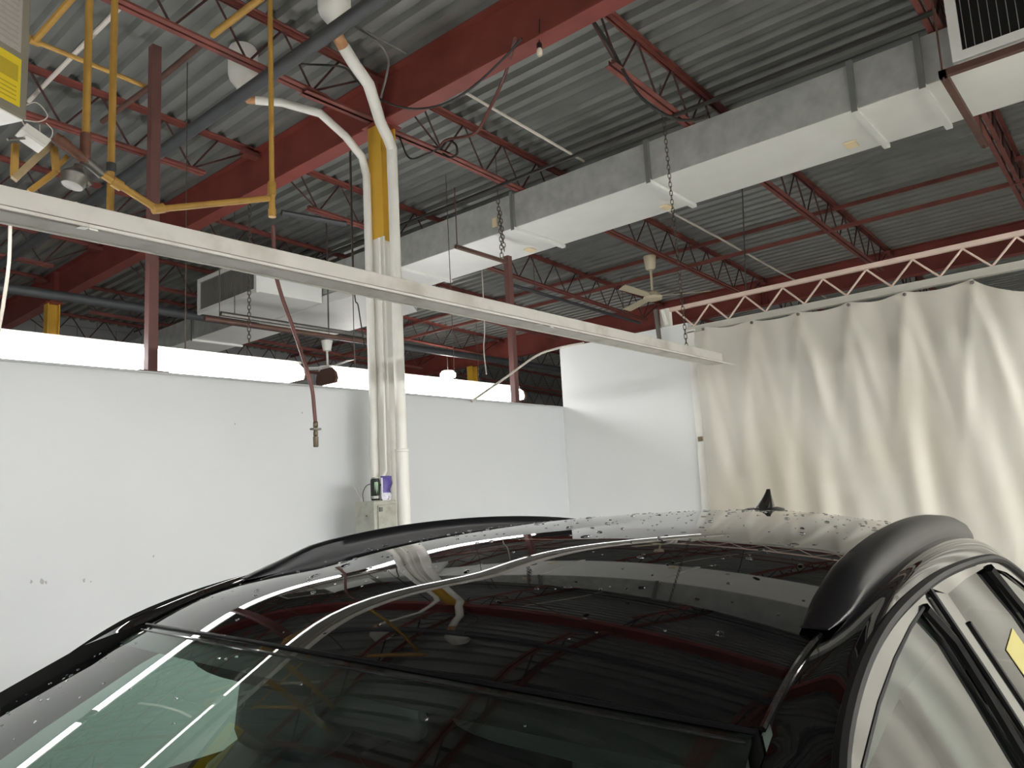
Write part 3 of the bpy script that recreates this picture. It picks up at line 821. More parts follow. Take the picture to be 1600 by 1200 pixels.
# brown diagonal pipe through the joists
conduit([P(160, 190, zc=2.98), P(235, 135, zc=2.98), P(320, 65, zc=2.98)], .02, m_brown, 'rusty brown pipe crossing behind the tall red post', 10)
t = thing('regulator_valve', 'grey gas regulator hanging under the rusty pipe', 'valve', px(118, 285, 4.02))
MB().lathe([(.01, -.075), (.05, -.07), (.062, -.045), (.062, -.03), (.066, -.025), (.066, -.012), (.045, .01), (.025, .03), (.022, .05)], px(119, 272, 4.02), 18, (.25, 0, 1)).build('diaphragm_case', m_steel, t, smooth=True)
MB().tube([px(126, 272, 4.0), px(142, 290, 4.0)], .018, 8).build('spout', m_steel, t, smooth=True)
# rusty support angles left of the regulator
m_tanbar = mat('weathered_bar', srgb(168, 148, 112), .6, var=.2, vscale=10)
t = thing('rusty_bracket', 'rusty yellow angle bracket hanging below the heater', 'bracket', px(22, 280, 4.1))
for a, b_, r in (((80, 225), (22, 280), .022), ((24, 225), (22, 275), .02), ((84, 230), (88, 268), .02), ((88, 268), (45, 300), .018), ((105, 245), (88, 262), .016)):
    MB().tube([px(*a, 4.1), px(*b_, 4.1)], r, 4).build('angle_bar', m_tanbar if r > .02 else m_yel, t)
hz_htr = P(42, 188, y=3.6).z
t = thing('control_box', 'white control box with loose wires beside the heater', 'box', px(52, 222, 3.9))
c = px(52, 215, 3.9)
MB().obox(c, (.06, .02, -.015), (0, .05, .0), (.01, .0, .018)).build('cover', m_whitepaint, t, bevel=.004)
MB().obox(c + Vector((0, 0, -.025)), (.045, .016, -.012), (0, .04, .0), (.005, .0, .01)).build('tray', m_whitepaint, t)
MB().tube([c, (c.x - .12, c.y - .05, hz_htr)], .006, 6).build('bracket_rod', m_steel, t)
MB().tube(smooth_path([px(40, 200, 3.9), px(30, 175, 3.9), px(55, 160, 3.9), px(74, 180, 3.9), px(62, 190, 3.9), px(38, 188, 3.9)], 6), .003, 5).build('wire_loop', m_wire_w, t, smooth=True)
MB().tube(smooth_path([px(62, 195, 3.9), px(64, 214, 3.9), px(78, 216, 3.9), px(82, 204, 3.9), px(72, 192, 3.9)], 6), .0025, 5).build('wire_coil', m_wire_w, t, smooth=True)

# unit heater: box turned about 26 degrees
m_htr = mat('heater_enamel', srgb(134, 128, 114), .5, var=.04)
m_lbl_w = mat('paper_label', srgb(172, 164, 158), .6, var=.06, vscale=50)
m_lbl_y = mat('yellow_label', srgb(226, 200, 44), .5)
m_ink = mat('label_ink', srgb(160, 154, 146), .7)
m_inky = mat('label_ink_dark', srgb(186, 164, 44), .7)
hc = P(42, 188, y=3.6)                      # lower corner of the labelled face
hd = Vector((math.cos(math.radians(26)), math.sin(math.radians(26)), 0)); hn = Vector((hd.y, -hd.x, 0))
t = thing('unit_heater', 'ceiling hung unit heater with white and yellow labels', 'heater', hc - hd * .35)
def hb(u0, u1, v0, v1, w0, w1):
    """u along the labelled face away from the corner, v up, w into the box"""
    vs = []
    for w in (w0, w1):
        for u, v in ((u0, v0), (u1, v0), (u1, v1), (u0, v1)): vs.append(hc - hd * u - hn * w + Vector((0, 0, v)))
    return MB().add(vs, [(0, 1, 2, 3), (7, 6, 5, 4), (0, 4, 5, 1), (1, 5, 6, 2), (2, 6, 7, 3), (3, 7, 4, 0)])
hb(0, .8, 0, .72, 0, .5).build('casing', m_htr, t, bevel=.008)
hb(.01, .79, -.006, 0, .012, .49).build('bottom_panel', m_whitepaint, t)
wl = hb(.045, .42, .29, .62, -.002, 0).build('white_label', m_lbl_w, t)
for k in range(11):
    sub(hb(.06, .06 + random.uniform(.12, .33), .32 + k * .026, .32 + k * .026 + .006, -.0028, -.002), 'print_line', m_ink, wl)
yl = hb(.04, .42, .04, .262, -.002, 0).build('yellow_label', m_lbl_y, t)
sub(hb(.055, .36, .15, .225, -.0028, -.002), 'print_block', m_inky, yl)
for k in range(4): sub(hb(.06, .06 + random.uniform(.15, .3), .06 + k * .02, .066 + k * .02, -.0028, -.002), 'print_line', m_inky, yl)
for u in (.06, .74):
    q = hc - hd * u - hn * .25
    MB().tube([q + Vector((0, 0, .72)), (q.x, q.y, chord_z(q.x) + .36)], .006, 6).build('hanger_rod', m_steel, t)

# ================================================================== other overhead services
zs = 2.85
conduit([(2.66, Y0 + .1, H + zs), (2.66, Y1 - .1, H + zs)], .046, m_dark, 'dark grey sprinkler main running beside the red beam', 14, 'sprinkler_pipe')
conduit([(X0 + .1, 9.0, H + 2.42), (X1 - .1, 9.0, H + 2.42)], .055, m_dark, 'dark grey sprinkler pipe crossing far behind the partition', 12, 'sprinkler_pipe')
conduit([P(540, 350, zc=2.85), P(440, 332, zc=2.85)], .03, m_dark, 'short dark pipe behind the column at joist height', 8, 'sprinkler_pipe')
conduit([(5.15, .75, chord_z(5.15) - .018), (5.15, 12, chord_z(5.15) - .018)], .016, m_cable, 'black cable strapped under the joists along the duct', 6)
conduit([P(726, 144, x=4.3), P(840, 210, zc=3.0), P(912, 252, zc=2.98)], .012, m_wire_w, 'white conduit running under the deck to the duct')
conduit([P(1042, 328, zc=2.85), P(1120, 370, zc=2.85), P(1290, 465, zc=2.85)], .012, m_wire_w, 'white conduit from the duct tag towards the far beam')
pa, pb = P(800, 445, zc=2.5), P(1000, 505, zc=2.45)
t = thing('hung_pipe', 'dark pipe hung below the joists left of the ceiling fan', 'pipe', pa)
MB().tube([pa, pb], .022, 8).build('pipe_run', m_dark, t, smooth=True)
for f in (.15, .85):
    q = pa.lerp(pb, f); MB().tube([q, (q.x, q.y, deck_z(q.x))], .005, 5).build('hanger_rod', m_chain, t)
q_ = P(1160, 300, zc=2.9)
conduit([(q_.x, q_.y, deck_z(q_.x)), q_, P(1166, 462, y=q_.y)], .006, m_dark, 'long thin rod hanging from the deck to the truss', 6, 'hanger_rod')
# long chain from the joist to the partition side
t = thing('hanging_chain', 'loose steel chain hanging in front of the duct', 'chain', P(785, 400, x=5.2))
for a, b_ in (((778, 312), (782, 358)), ((782, 358), (784, 402))):
    chain_mesh(MB(), P(*a, x=5.2), P(*b_, x=5.2), .014, .004).build('chain_run', m_chain, t)
q_ = P(778, 312, x=5.2)
MB().tube([q_, (q_.x, q_.y, deck_z(q_.x))], .004, 5).build('chain_rod', m_chain, t)
chain_mesh(MB(), P(781, 330, x=5.19), P(788, 392, x=5.19), .014, .004).build('chain_run', m_chain, t)
# slack black cables near the beam
def slack(pts, r, label, name='slack_cable', m=None):
    return tag(MB().tube(smooth_path(pts, 8), r, 6).build(name, m or m_cable, smooth=True), label, 'cable')
slack([P(470, 100, x=3.0), P(535, 105, x=3.2), P(560, 128, x=3.3), P(600, 158, x=3.4), P(645, 170, x=3.5), P(695, 162, x=3.6), P(740, 135, x=3.6), P(790, 88, x=3.55), P(815, 60, x=3.5)], .008, 'black cable looping across the drain pipe and red beam')
slack([P(805, 60, x=3.5), P(790, 115, x=3.9), P(765, 170, x=4.0), P(742, 208, x=4.05), P(700, 218, x=4.1), P(688, 228, x=4.1)], .012, 'brown hose draped from the beam to the coil on the joist', m=m_brownhose)
slack([P(690, 232, x=4.11), P(700, 220, x=4.11), P(712, 226, x=4.11), P(714, 240, x=4.11), P(704, 246, x=4.11), P(692, 240, x=4.11)], .009, 'small cable coil tied on the joist by the column', m=m_cable)
slack([P(925, 30, x=4.11), P(955, 75, x=4.3), P(985, 130, x=4.4), P(1010, 160, x=4.5), P(1045, 182, x=4.6), P(1075, 188, x=4.8), P(1105, 182, x=5.0)], .012, 'black hose arching under the deck towards the duct')
slack([P(624, 214, x=3.9), P(640, 247, x=3.92), P(668, 240, x=4.0), P(690, 230, x=4.05)], .007, 'black cable joining the column head to the cable coil')
# bare lamp socket under the beam
c = P(843, 78, x=3.70); cw = P(843, 30, x=3.70)
t = thing('lamp_socket', 'bare bulb in a black socket dangling under the red beam', 'lamp', c)
m_bulb_off = mat('frosted_bulb', srgb(226, 214, 196), .3)
MB().tube([cw, c + Vector((0, 0, .045))], .004, 6).build('flex', m_cable, t)
MB().lathe([(.012, .05), (.018, .04), (.018, .012), (.014, .008)], c, 12).build('socket', m_black, t, smooth=True)
MB().lathe([(.014, .01), (.019, -.005), (.019, -.03), (.012, -.042)], c, 12).build('bulb', m_bulb_off, t, smooth=True)

# ================================================================== ceiling fan
fx, fy = 7.93, 4.43; fz = H + 2.225
t = thing('ceiling_fan', 'cream three-blade ceiling fan on a rod under the joist', 'fan', (fx, fy, fz))
MB().lathe([(.045, .0), (.06, .02), (.075, .16), (.07, .17)], (fx, fy, chord_z(fx) - .17), 16).build('canopy', m_fan, t, smooth=True)
MB().tube([(fx, fy, fz + .05), (fx, fy, chord_z(fx) - .15)], .015, 8).build('down_rod', m_fan, t, smooth=True)
MB().lathe([(.02, .09), (.05, .085), (.085, .06), (.10, .03), (.115, .015), (.105, -.015), (.05, -.03), (.0, -.035)], (fx, fy, fz), 24).build('motor', m_fan, t, smooth=True)
for a in (-60, 60, 180):
    r = math.radians(a); d = Vector((math.cos(r), math.sin(r), 0)); s = Vector((-d.y, d.x, 0)) * .8 + Vector((0, 0, .22))
    o = Vector((fx, fy, fz + .02))
    MB().poly([o + d * .1 - s * .03, o + d * .18 - s * .055, o + d * .66 - s * .07, o + d * .68 + s * .06, o + d * .18 + s * .055, o + d * .1 + s * .03], (0, 0, .006)).build('blade', m_fan, t)

# far pendant lamps and cords behind the partition
for i, (pxl, pyl, yy, lab) in enumerate(((700, 588, 9.4, 'glowing white dome pendant above the lit strip light'), (556, 610, 9.4, 'glowing white dome pendant just over the partition left of the column'))):
    c = P(pxl, pyl, y=yy)
    t = thing('dome_pendant', lab, 'lamp', c)
    MB().lathe([(.13, -.02), (.14, .0), (.135, .05), (.10, .09), (.03, .10)], c, 20).build('dome', m_bulb, t, smooth=True)
    MB().tube([c + Vector((0, 0, .1)), (c.x, c.y, deck_z(c.x))], .006, 6).build('stem', m_steel, t)
c = P(511, 548, y=8.0)
t = thing('ceiling_fan', 'far ceiling fan canopy with white rod behind the partition', 'fan', P(512, 572, y=8.0))
MB().lathe([(.05, .0), (.075, .13)], c, 12).build('canopy', m_whitepaint, t, smooth=True)
MB().tube([c, P(512, 572, y=8.0)], .014, 8).build('down_rod', m_whitepaint, t, smooth=True)
MB().lathe([(.02, .0), (.12, -.01), (.12, -.06), (.05, -.08)], P(512, 572, y=8.0), 16).build('motor', m_whitepaint, t, smooth=True)
q = P(512, 572, y=8.0) + Vector((0, 0, -.03))
for a in (20, 140, 260):
    d = Vector((math.cos(math.radians(a)), math.sin(math.radians(a)), 0)); s = Vector((-d.y, d.x, .2))
    MB().poly([q + d * .1 - s * .04, q + d * .6 - s * .06, q + d * .6 + s * .06, q + d * .1 + s * .04], (0, 0, .006)).build('blade', m_whitepaint, t)
slack([P(16, 350, y=3.0), P(14, 410, y=3.0), P(6, 470, y=3.02), P(0, 505, y=3.02), P(-8, 545, y=3.02)], .006, 'white flex hanging down past the dirty white strip light', m=m_wire_w)
q_ = P(757, 505, y=6.5)
slack([(q_.x, q_.y, deck_z(q_.x)), q_, P(756, 545, y=6.5), P(760, 585, y=6.5)], .009, 'white hanging rod right of the column above the lit strip light', 'hanger_rod', m_wire_w)
q_ = P(553, 440, y=5.0)
slack([(q_.x, q_.y, deck_z(q_.x)), q_, P(560, 480, y=5.02), P(570, 545, y=5.0)], .006, 'thin dark wire hanging left of the column', 'hanging_wire')
chainA = P(391, 400, y=6.5); chainA.z = deck_z(chainA.x); chainB = P(389, 535, y=6.5)
t = thing('hanging_chain', 'thin chain hanging under the fine-louvred register', 'chain', chainB)
chain_mesh(MB(), chainA, chainB, .014, .004).build('chain_run', m_chain, t)
# twin rails under the register
for i, (a, b_) in enumerate((((320, 497), (440, 518)), ((345, 490), (440, 507)))):
    pa = P(*a, y=6.9 + .12 * i); pb = P(*b_, y=6.9 + .12 * i); pb = Vector((pb.x + 1.2, pa.y, pa.z)); pa.y = pb.y
    t = thing('support_tube', ('brown' if i == 0 else 'greyer') + ' support tube hung under the white duct transition', 'pipe', pa)
    MB().tube([pa, pb], .026, 8).build('tube_run', m_brown if i == 0 else m_steel, t, smooth=True)
    for q in (pa + Vector((.15, 0, 0)), pb - Vector((.6, 0, 0))):
        MB().tube([q, (q.x, q.y, deck_z(q.x))], .005, 5).build('hanger_rod', m_chain, t)

# ================================================================== the car
# car frame: s rearwards from the windscreen header, t towards the partition, u up from the header corners
PHI, ROLL = math.radians(1.6373), math.radians(1.2656)
CAR_Z = H - .2195
CG = CAR_Z                                   # local z = u + CG
car = thing('car', 'glossy black crossover car wet with drops, roof rails and fin antenna', 'car', (0, 0, 0))
car.rotation_euler = (ROLL, 0, PHI)
hdr = Vector((.7044, .9267, CAR_Z))
Rcar = Matrix.Rotation(PHI, 3, 'Z') @ Matrix.Rotation(ROLL, 3, 'X')
car.location = hdr - Rcar @ Vector((0, 0, CG))
def L(s, t, u): return (s, t, u + CG)

m_paint = mat('black_car_paint', (.002, .002, .0025), .02, spec=.42)
m_gloss = mat('gloss_black_trim', (.006, .006, .006), .12, 0, .6)
m_satin = mat('satin_black_rail', (.006, .006, .0068), .3, 0, 0, spec=.09)
m_seal = mat('window_seal', (.005, .005, .005), .55, spec=.12)
m_trim = mat('dark_metal_trim', srgb(92, 90, 86), .22, .8)
m_glass = glass('tinted_windscreen', (.66, .80, .74), 1.62)
m_glass_side = glass('tinted_side_glass', (.58, .72, .66), 1.95)
m_glass_dark = glass('privacy_glass', (.10, .11, .11), 1.9)
m_inner = mat('cabin_plastic', (.012, .012, .013), .6)
m_cloth = mat('seat_leather', srgb(34, 36, 38), .5, var=.1)
m_head = mat('headliner', srgb(40, 40, 40), .9)
m_tyre = mat('tyre_rubber', (.012, .012, .012), .8)
m_rim = mat('alloy_rim', srgb(150, 150, 152), .3, .9)
m_lampc = mat('headlamp_lens', srgb(190, 195, 200), .08, 0, 1)
m_tail = mat('tail_lamp_lens', srgb(120, 10, 12), .1, 0, 1)
m_drop = bpy.data.materials.new('water'); m_drop.use_nodes = True
_b = m_drop.node_tree.nodes['Principled BSDF']; _b.inputs['Base Color'].default_value = (.95, .97, 1, 1); _b.inputs['Roughness'].default_value = .0
_b.inputs['Transmission Weight'].default_value = 1; _b.inputs['IOR'].default_value = 1.33

prof = spl([-.1, -.05, .0, .1, .2, .4, .7, 1.0, 1.3, 1.62, 1.85], [.035, .052, .068, .093, .109, .133, .148, .151, .146, .125, .098])
edge = spl([-.05, .0, .1, .23, .39, .58, .82, 1.14, 1.5, 1.85], [-.02, .0, .033, .056, .079, .097, .106, .096, .062, .010])
wr = spl([0, .4, .9, 1.5, 1.85], [.60, .59, .575, .55, .53])
def s_h(t): return -.1 * (1 - (t / .6) ** 2)
def roof_u(s, t):
    q = min(1.0, abs(t) / wr(max(0, s)))
    e = edge(s); c = prof(s)
    return e + (c - e) * (1 - q ** 2.05)
S_END = 1.86
NOSE = lambda b, name, m, **k: b.build(name, m, car, local=True, **k)
def roof_fn(i, j):
    t0 = (j * 2 - 1); s0 = s_h(t0 * .6); s = s0 + (S_END - s0) * i
    t = t0 * wr(max(0, s)); return L(s, t, roof_u(s, t))
NOSE(MB().grid(70, 48, roof_fn), 'roof_panel', m_paint, smooth='all', solid=.006)
NOSE(MB().grid(30, 24, lambda i, j: (lambda p: (p[0], p[1], p[2] - .035))(roof_fn(.01 + i * .97, .03 + j * .94))), 'headliner', m_head, smooth='all')

# side line (door seal) of the cabin on the tumblehome plane t = .674 - .4u
seal = spl([-.75, -.45, -.2, -.03, .054, .133, .266, .426, .609, .824, 1.074, 1.254, 1.38, 1.55, 1.72],
           [-.425, -.255, -.105, -.009, .021, .040, .060, .071, .076, .073, .061, .036, -.01, -.10, -.215])
def side_t(u): return .674 - .4 * u
def A_in(s):
    """inner edge of the side frame: windscreen edge, then roof ditch"""
    if s >= 0:
        return Vector((s, wr(s), edge(s)))
    f = min(1, s / -.86)
    return Vector((s, .612 + .128 * f, -.43 * f + .014 * math.sin(math.pi * f) + .020 * min(1, -s / .1)))
def side_frame(sg):
    def fn(i, j):
        s = -.80 + (1.86 + .80) * i
        a = A_in(s); u = seal(s); b = Vector((s + (.0 if s > 0 else .04 * min(1, -s * 3)), side_t(u), u))
        p = a.lerp(b, j); k = math.sin(math.pi * j)
        bul = .002 + .011 * max(0, min(1, (s - .05) / .3))
        p.y += bul * k; p.z += bul * k * .9
        return L(p.x, sg * p.y, p.z)
    NOSE(MB().grid(110, 10, fn), 'side_frame', m_paint, smooth='all', solid=.02)
    # black rubber along the door opening
    pts = []
    for k in range(90):
        s = -.72 + (1.70 + .72) * k / 89; u = seal(s) - .004
        pts.append(L(s + (.0 if s > 0 else .04 * min(1, -s * 3)), sg * (side_t(u) - .001), u))
    NOSE(MB().tube(pts, .0085, 8), 'door_seal', m_seal, smooth=True)
    # windscreen side moulding: wide satin black strip
    def mf(i, j):
        s = -.80 * i; a = A_in(s); p = Vector((a.x - .004, a.y - .014 * j, a.z - (.010 + .034 * min(1, -s / .2)) * j)); return L(p.x, sg * p.y, p.z)
    NOSE(MB().grid(24, 2, mf), 'windscreen_moulding', m_seal, smooth='all', solid=.004)
for sg in (1, -1): side_frame(sg)

# windscreen
def ws_fn(i, j):
    tt = j * 2 - 1
    top = Vector((s_h(tt * .6) - .004, tt * .594, .035 * (1 - tt * tt) - .003))
    bot = Vector((-.82 - .16 * (1 - tt * tt), tt * .725, -.425 + .03 * (1 - tt * tt)))
    p = top.lerp(bot, i); k = math.sin(math.pi * i) * (.028 - .010 * tt * tt)
    p.x -= k * .4; p.z += k
    return L(*p)
NOSE(MB().grid(30, 30, ws_fn), 'windscreen', m_glass, smooth='all')
def ws_band(i, j): 
    p = ws_fn(i * .055, j); return (p[0], p[1], p[2] - .003)
m_frit = mat('ceramic_frit', (.004, .004, .004), .4)
NOSE(MB().grid(3, 30, ws_band), 'top_frit_band', m_frit, smooth='all')
# header seam trims
pts = [L(s_h(k / 15 * .6) - .001, k / 15 * .598, .035 * (1 - (k / 15) ** 2) - .001) for k in range(-15, 16)]
NOSE(MB().tube(pts, .003, 6), 'header_trim', m_satin, smooth=True)
pts = [L(s_h(k / 15 * .6) - .016, k / 15 * .592, .035 * (1 - (k / 15) ** 2) - .007) for k in range(-15, 16)]
NOSE(MB().tube(pts, .002, 6), 'header_trim', m_gloss, smooth=True)

# roof ditch mouldings and rails
rail_u = spl([.20, .23, .28, .36, .45, .60, .85, 1.20, 1.45, 1.60], [.062, .078, .096, .116, .130, .143, .150, .136, .108, .080])
for sg in (1, -1):
    for a, b_ in ((-.0, .2), (1.58, 1.85)):
        pts = [L(s, sg * (wr(s) + .002), edge(s) + .002) for s in [a + (b_ - a) * k / 8 for k in range(9)]]
        NOSE(MB().tube(pts, .0035, 6), 'ditch_moulding', m_gloss, smooth=True)
    N = 60; vs = []; fs = []; ring = 12
    for k in range(N + 1):
        f = k / N; s = .20 + (1.61 - .20) * f
        tp = min(1, .25 + f * 14, (1 - f) * 9); tp = tp ** .5
        wc = wr(s) - .006; ub = edge(s) - .004 + .012 * max(0, 1 - (s - .2) / .3); ut = max(min(rail_u(s), ub + .004 + (s - .2) * .22), ub + .003); hw = .006 + .016 * tp
        sec = [(-hw * 1.05, ub), (-hw * 1.0, ub + (ut - ub) * .5), (-hw * .85, ub + (ut - ub) * .85), (-hw * .45, ut), (hw * .25, ut - .001), (hw * .75, ut - (ut - ub) * .18),
               (hw * 1.05, ut - (ut - ub) * .45), (hw * 1.18, ub + (ut - ub) * .42), (hw * 1.25, ub + (ut - ub) * .35), (hw * 1.3, ub + (ut - ub) * .12), (hw * 1.3, ub), (0, ub)]
        vs += [L(s, sg * (wc + a), u) for a, u in sec]
    for k in range(N):
        for q in range(ring):
            a = k * ring + q; b_ = k * ring + (q + 1) % ring; fs.append((a, b_, b_ + ring, a + ring))
    fs += [tuple(range(ring)), tuple(range(N * ring, (N + 1) * ring))]
    NOSE(MB().add(vs, fs), 'roof_rail', m_satin, smooth=True)

# fin antenna
aS = 1.60; au = roof_u(aS, 0)
def fin():
    b = MB(); vs = []; fs = []; n = 14
    for k in range(9):
        z = .001 + .066 * k / 8; f = k / 8
        s0 = -.085 + .142 * f ** .55; s1 = .075 - .012 * f; w = .026 * (1 - f) ** 1.3 + .006
        cs, hs = (s0 + s1) / 2, max(.006, (s1 - s0) / 2)
        for q in range(n):
            a = 2 * math.pi * q / n; vs.append(L(aS + cs + hs * math.cos(a), w * math.sin(a), au + z - .006 * 0))
    for k in range(8):
        for q in range(n):
            a = k * n + q; b_ = k * n + (q + 1) % n; fs.append((a, b_, b_ + n, a + n))
    fs += [tuple(range(n)), tuple(range(8 * n, 9 * n))]
    return b.add(vs, fs)
fo = NOSE(fin(), 'fin_antenna', m_gloss, smooth='all')
bs = MB().lathe([(1, 0), (.95, .006), (.7, .010)], (0, 0, 0), 20)
bs.v = [(aS + v[0] * .115, v[1] * .058, v[2] * 1.5 + au + CG - .003) for v in bs.v]
o = NOSE(bs, 'antenna_foot', m_satin, smooth=True)

# ---- side glass and doors --------------------------------------------------
def on_side(s, u, sg, out=0.0): return L(s, sg * (side_t(u) - .004 + out), u)
def strip(top, bot, n, m, sg, out=0.0):
    """surface between two poly-lines given as (s,u) lists"""
    def at(pl, f):
        acc = [0]
        for a, b_ in zip(pl[:-1], pl[1:]): acc.append(acc[-1] + math.hypot(b_[0] - a[0], b_[1] - a[1]))
        d = f * acc[-1]
        for k in range(len(pl) - 1):
            if d <= acc[k + 1] or k == len(pl) - 2:
                g = (d - acc[k]) / max(1e-9, acc[k + 1] - acc[k]); return (pl[k][0] + (pl[k + 1][0] - pl[k][0]) * g, pl[k][1] + (pl[k + 1][1] - pl[k][1]) * g)
    def fn(i, j):
        a = at(top, i); b_ = at(bot, i); s = a[0] + (b_[0] - a[0]) * j; u = a[1] + (b_[1] - a[1]) * j
        return on_side(s, u, sg, out)
    return MB().grid(n, m, fn)
BELT = -.36
gf_top = [(-.54, -.355), (-.40, -.272), (-.2, -.145), (-.08, -.073), (.024, -.024), (.135, .003), (.25, .024), (.369, .040), (.469, .049)]
gf_bot = [(-.53, BELT), (-.2, BELT), (.2, BELT), (.5, BELT), (.655, BELT)]
gb_front = [(.469, .049), (.529, -.002), (.555, -.074), (.578, -.159), (.655, BELT)]
rr_top = [(.635, .046), (.806, .049), (1.019, .046), (1.045, .042)]
rr_bot = [(.86, BELT), (1.0, BELT), (1.2, BELT), (1.32, BELT)]
q_top = [(1.10, .036), (1.22, .014), (1.34, -.028), (1.50, -.11), (1.66, -.21)]
q_bot = [(1.37, BELT), (1.42, BELT), (1.5, BELT), (1.58, BELT), (1.70, -.30)]
def seal_line(s0, s1, n, d=.012): return [(s0 + (s1 - s0) * k / n, seal(s0 + (s1 - s0) * k / n) - d) for k in range(n + 1)]
taper = spl([-1.95, -1.5, -.7, .3, 1.5, 2.1, 2.5], [.16, .05, .0, .0, .01, .05, .16])
body_t = spl([-1.28, -1.18, -.95, -.75, -.58, -.46, -.36], [.80, .86, .905, .91, .895, .858, .818])
def on_body(s, u, sg): return L(s, sg * (body_t(u) - taper(s)), u)
AXF, AXR = -1.13, 1.50
def sill(s, lo=-1.24):
    u = lo
    for c in (AXF, AXR):
        d = abs(s - c)
        if d < .40: u = max(u, -1.14 + math.sqrt(.40 ** 2 - d * d))
    return u
def lower(s0, s1, n=20, topf=lambda s: BELT):
    def fn(i, j):
        s = s0 + (s1 - s0) * i; a = sill(s); b_ = topf(s); return on_body(s, a + (b_ - a) * j, 1)
    return fn
def mirror(fn, sg):
    return lambda i, j: (lambda p: (p[0], sg * p[1], p[2]))(fn(i, j))
m_stick = mat('yellow_sticker', srgb(150, 140, 66), .6)
for sg in (1, -1):
    # front door: lower skin, frame bands, glass
    fd = NOSE(MB().grid(24, 14, mirror(lower(-.60, .60), sg)), 'front_door', m_paint, smooth='all', solid=.02)
    ft = seal_line(-.62, .52, 24)
    fr = strip(ft, gf_top, 40, 2, sg, .003)
    o = NOSE(fr, 'door_frame', m_gloss, smooth='all', solid=.012); o.parent = fd
    o = NOSE(strip([(.52, seal(.52) - .012), (.60, -.15), (.70, BELT)], gb_front, 16, 2, sg, .002), 'b_pillar_cover', m_gloss, smooth='all', solid=.012); o.parent = fd
    o = NOSE(MB().tube([on_side(a, b_, sg, .004) for a, b_ in gb_front], .008, 6), 'window_rubber', m_seal, smooth=True); o.parent = fd
    o = NOSE(MB().tube([on_side(a, b_, sg, .002) for a, b_ in gf_top], .003, 6), 'window_rubber', m_seal, smooth=True); o.parent = fd
    g = strip(gf_top, gf_bot, 26, 10, sg, -.004)
    o = NOSE(g, 'front_window', m_glass_side, smooth='all'); o.parent = fd
    o = NOSE(MB().tube([on_body(-.6, BELT + .002, sg), on_body(0, BELT + .002, sg), on_body(.68, BELT + .002, sg)], .009, 6), 'belt_trim', m_trim, smooth=True); o.parent = fd
    o = NOSE(MB().tube([on_body(.30, -.60, sg), (lambda p: (p[0], p[1] + sg * .03, p[2]))(on_body(.33, -.60, sg)), (lambda p: (p[0], p[1] + sg * .03, p[2]))(on_body(.47, -.60, sg)), on_body(.50, -.60, sg)], .011, 6), 'door_handle', m_paint, smooth=True); o.parent = fd
    o = NOSE(MB().tube([on_side(.532, seal(.532) - .004, sg, .006), on_side(.60, -.06, sg, .006), on_side(.665, -.22, sg, .006), on_side(.715, BELT, sg, .006)], .0045, 6), 'door_gap', m_seal, smooth=True); o.parent = fd
    # rear door
    rd = NOSE(MB().grid(20, 14, mirror(lower(.61, 1.30), sg)), 'rear_door', m_paint, smooth='all', solid=.02)
    rt = seal_line(.56, 1.11, 16)
    o = NOSE(strip(rt, rr_top, 24, 2, sg, .003), 'door_frame', m_gloss, smooth='all', solid=.012); o.parent = rd
    o = NOSE(strip([(.545, seal(.545) - .014), (.64, -.15), (.73, BELT)], [(.635, .046), (.74, -.15), (.86, BELT)], 16, 2, sg, .003), 'b_pillar_cover', m_gloss, smooth='all', solid=.012); o.parent = rd
    o = NOSE(MB().tube([on_side(.665, .0, sg, .004), on_side(.74, -.15, sg, .004), on_side(.86, BELT, sg, .004)], .004, 6), 'pillar_groove', m_seal, smooth=True); o.parent = rd
    o = NOSE(strip(rr_top, rr_bot, 20, 10, sg, -.004), 'rear_window', m_glass_dark, smooth='all'); o.parent = rd
    o = NOSE(MB().tube([on_side(1.045, .042, sg, .004), on_side(1.10, -.01, sg, .004), on_side(1.151, -.053, sg, .004), on_side(1.32, BELT, sg, .004)], .010, 6), 'window_rubber', m_seal, smooth=True); o.parent = rd
    o = NOSE(strip([(1.055, .040), (1.165, -.053), (1.33, BELT)], [(1.085, .036), (1.19, -.053), (1.365, BELT)], 12, 2, sg, .004), 'window_divider', m_trim, smooth='all', solid=.006); o.parent = rd
    o = NOSE(MB().tube([on_body(.72, BELT + .002, sg), on_body(1.0, BELT + .002, sg), on_body(1.36, BELT + .002, sg)], .009, 6), 'belt_trim', m_trim, smooth=True); o.parent = rd
    o = NOSE(MB().tube([on_body(1.02, -.58, sg), (lambda p: (p[0], p[1] + sg * .03, p[2]))(on_body(1.05, -.58, sg)), (lambda p: (p[0], p[1] + sg * .03, p[2]))(on_body(1.18, -.58, sg)), on_body(1.21, -.58, sg)], .011, 6), 'door_handle', m_paint, smooth=True); o.parent = rd
    if sg < 0:
        st = strip([(.848, -.072), (.992, -.060)], [(.885, -.135), (1.03, -.123)], 4, 3, sg, -.0025)
        o = NOSE(st, 'yellow_sticker', m_stick, smooth='all', solid=.001); o.parent = rd
        o['label'] = 'yellow paper sticker on the rear side window'
    # quarter panel and glass
    qp = NOSE(MB().grid(26, 14, mirror(lower(1.31, 2.42, topf=lambda s: BELT - .0), sg)), 'quarter_panel', m_paint, smooth='all', solid=.02)
    o = NOSE(strip(q_top, q_bot, 16, 8, sg, -.004), 'quarter_glass', m_glass_dark, smooth='all'); o.parent = qp
    qs = seal_line(1.10, 1.70, 16, .010)
    o = NOSE(strip(qs, q_top, 16, 2, sg, .002), 'quarter_frame', m_gloss, smooth='all', solid=.01); o.parent = qp
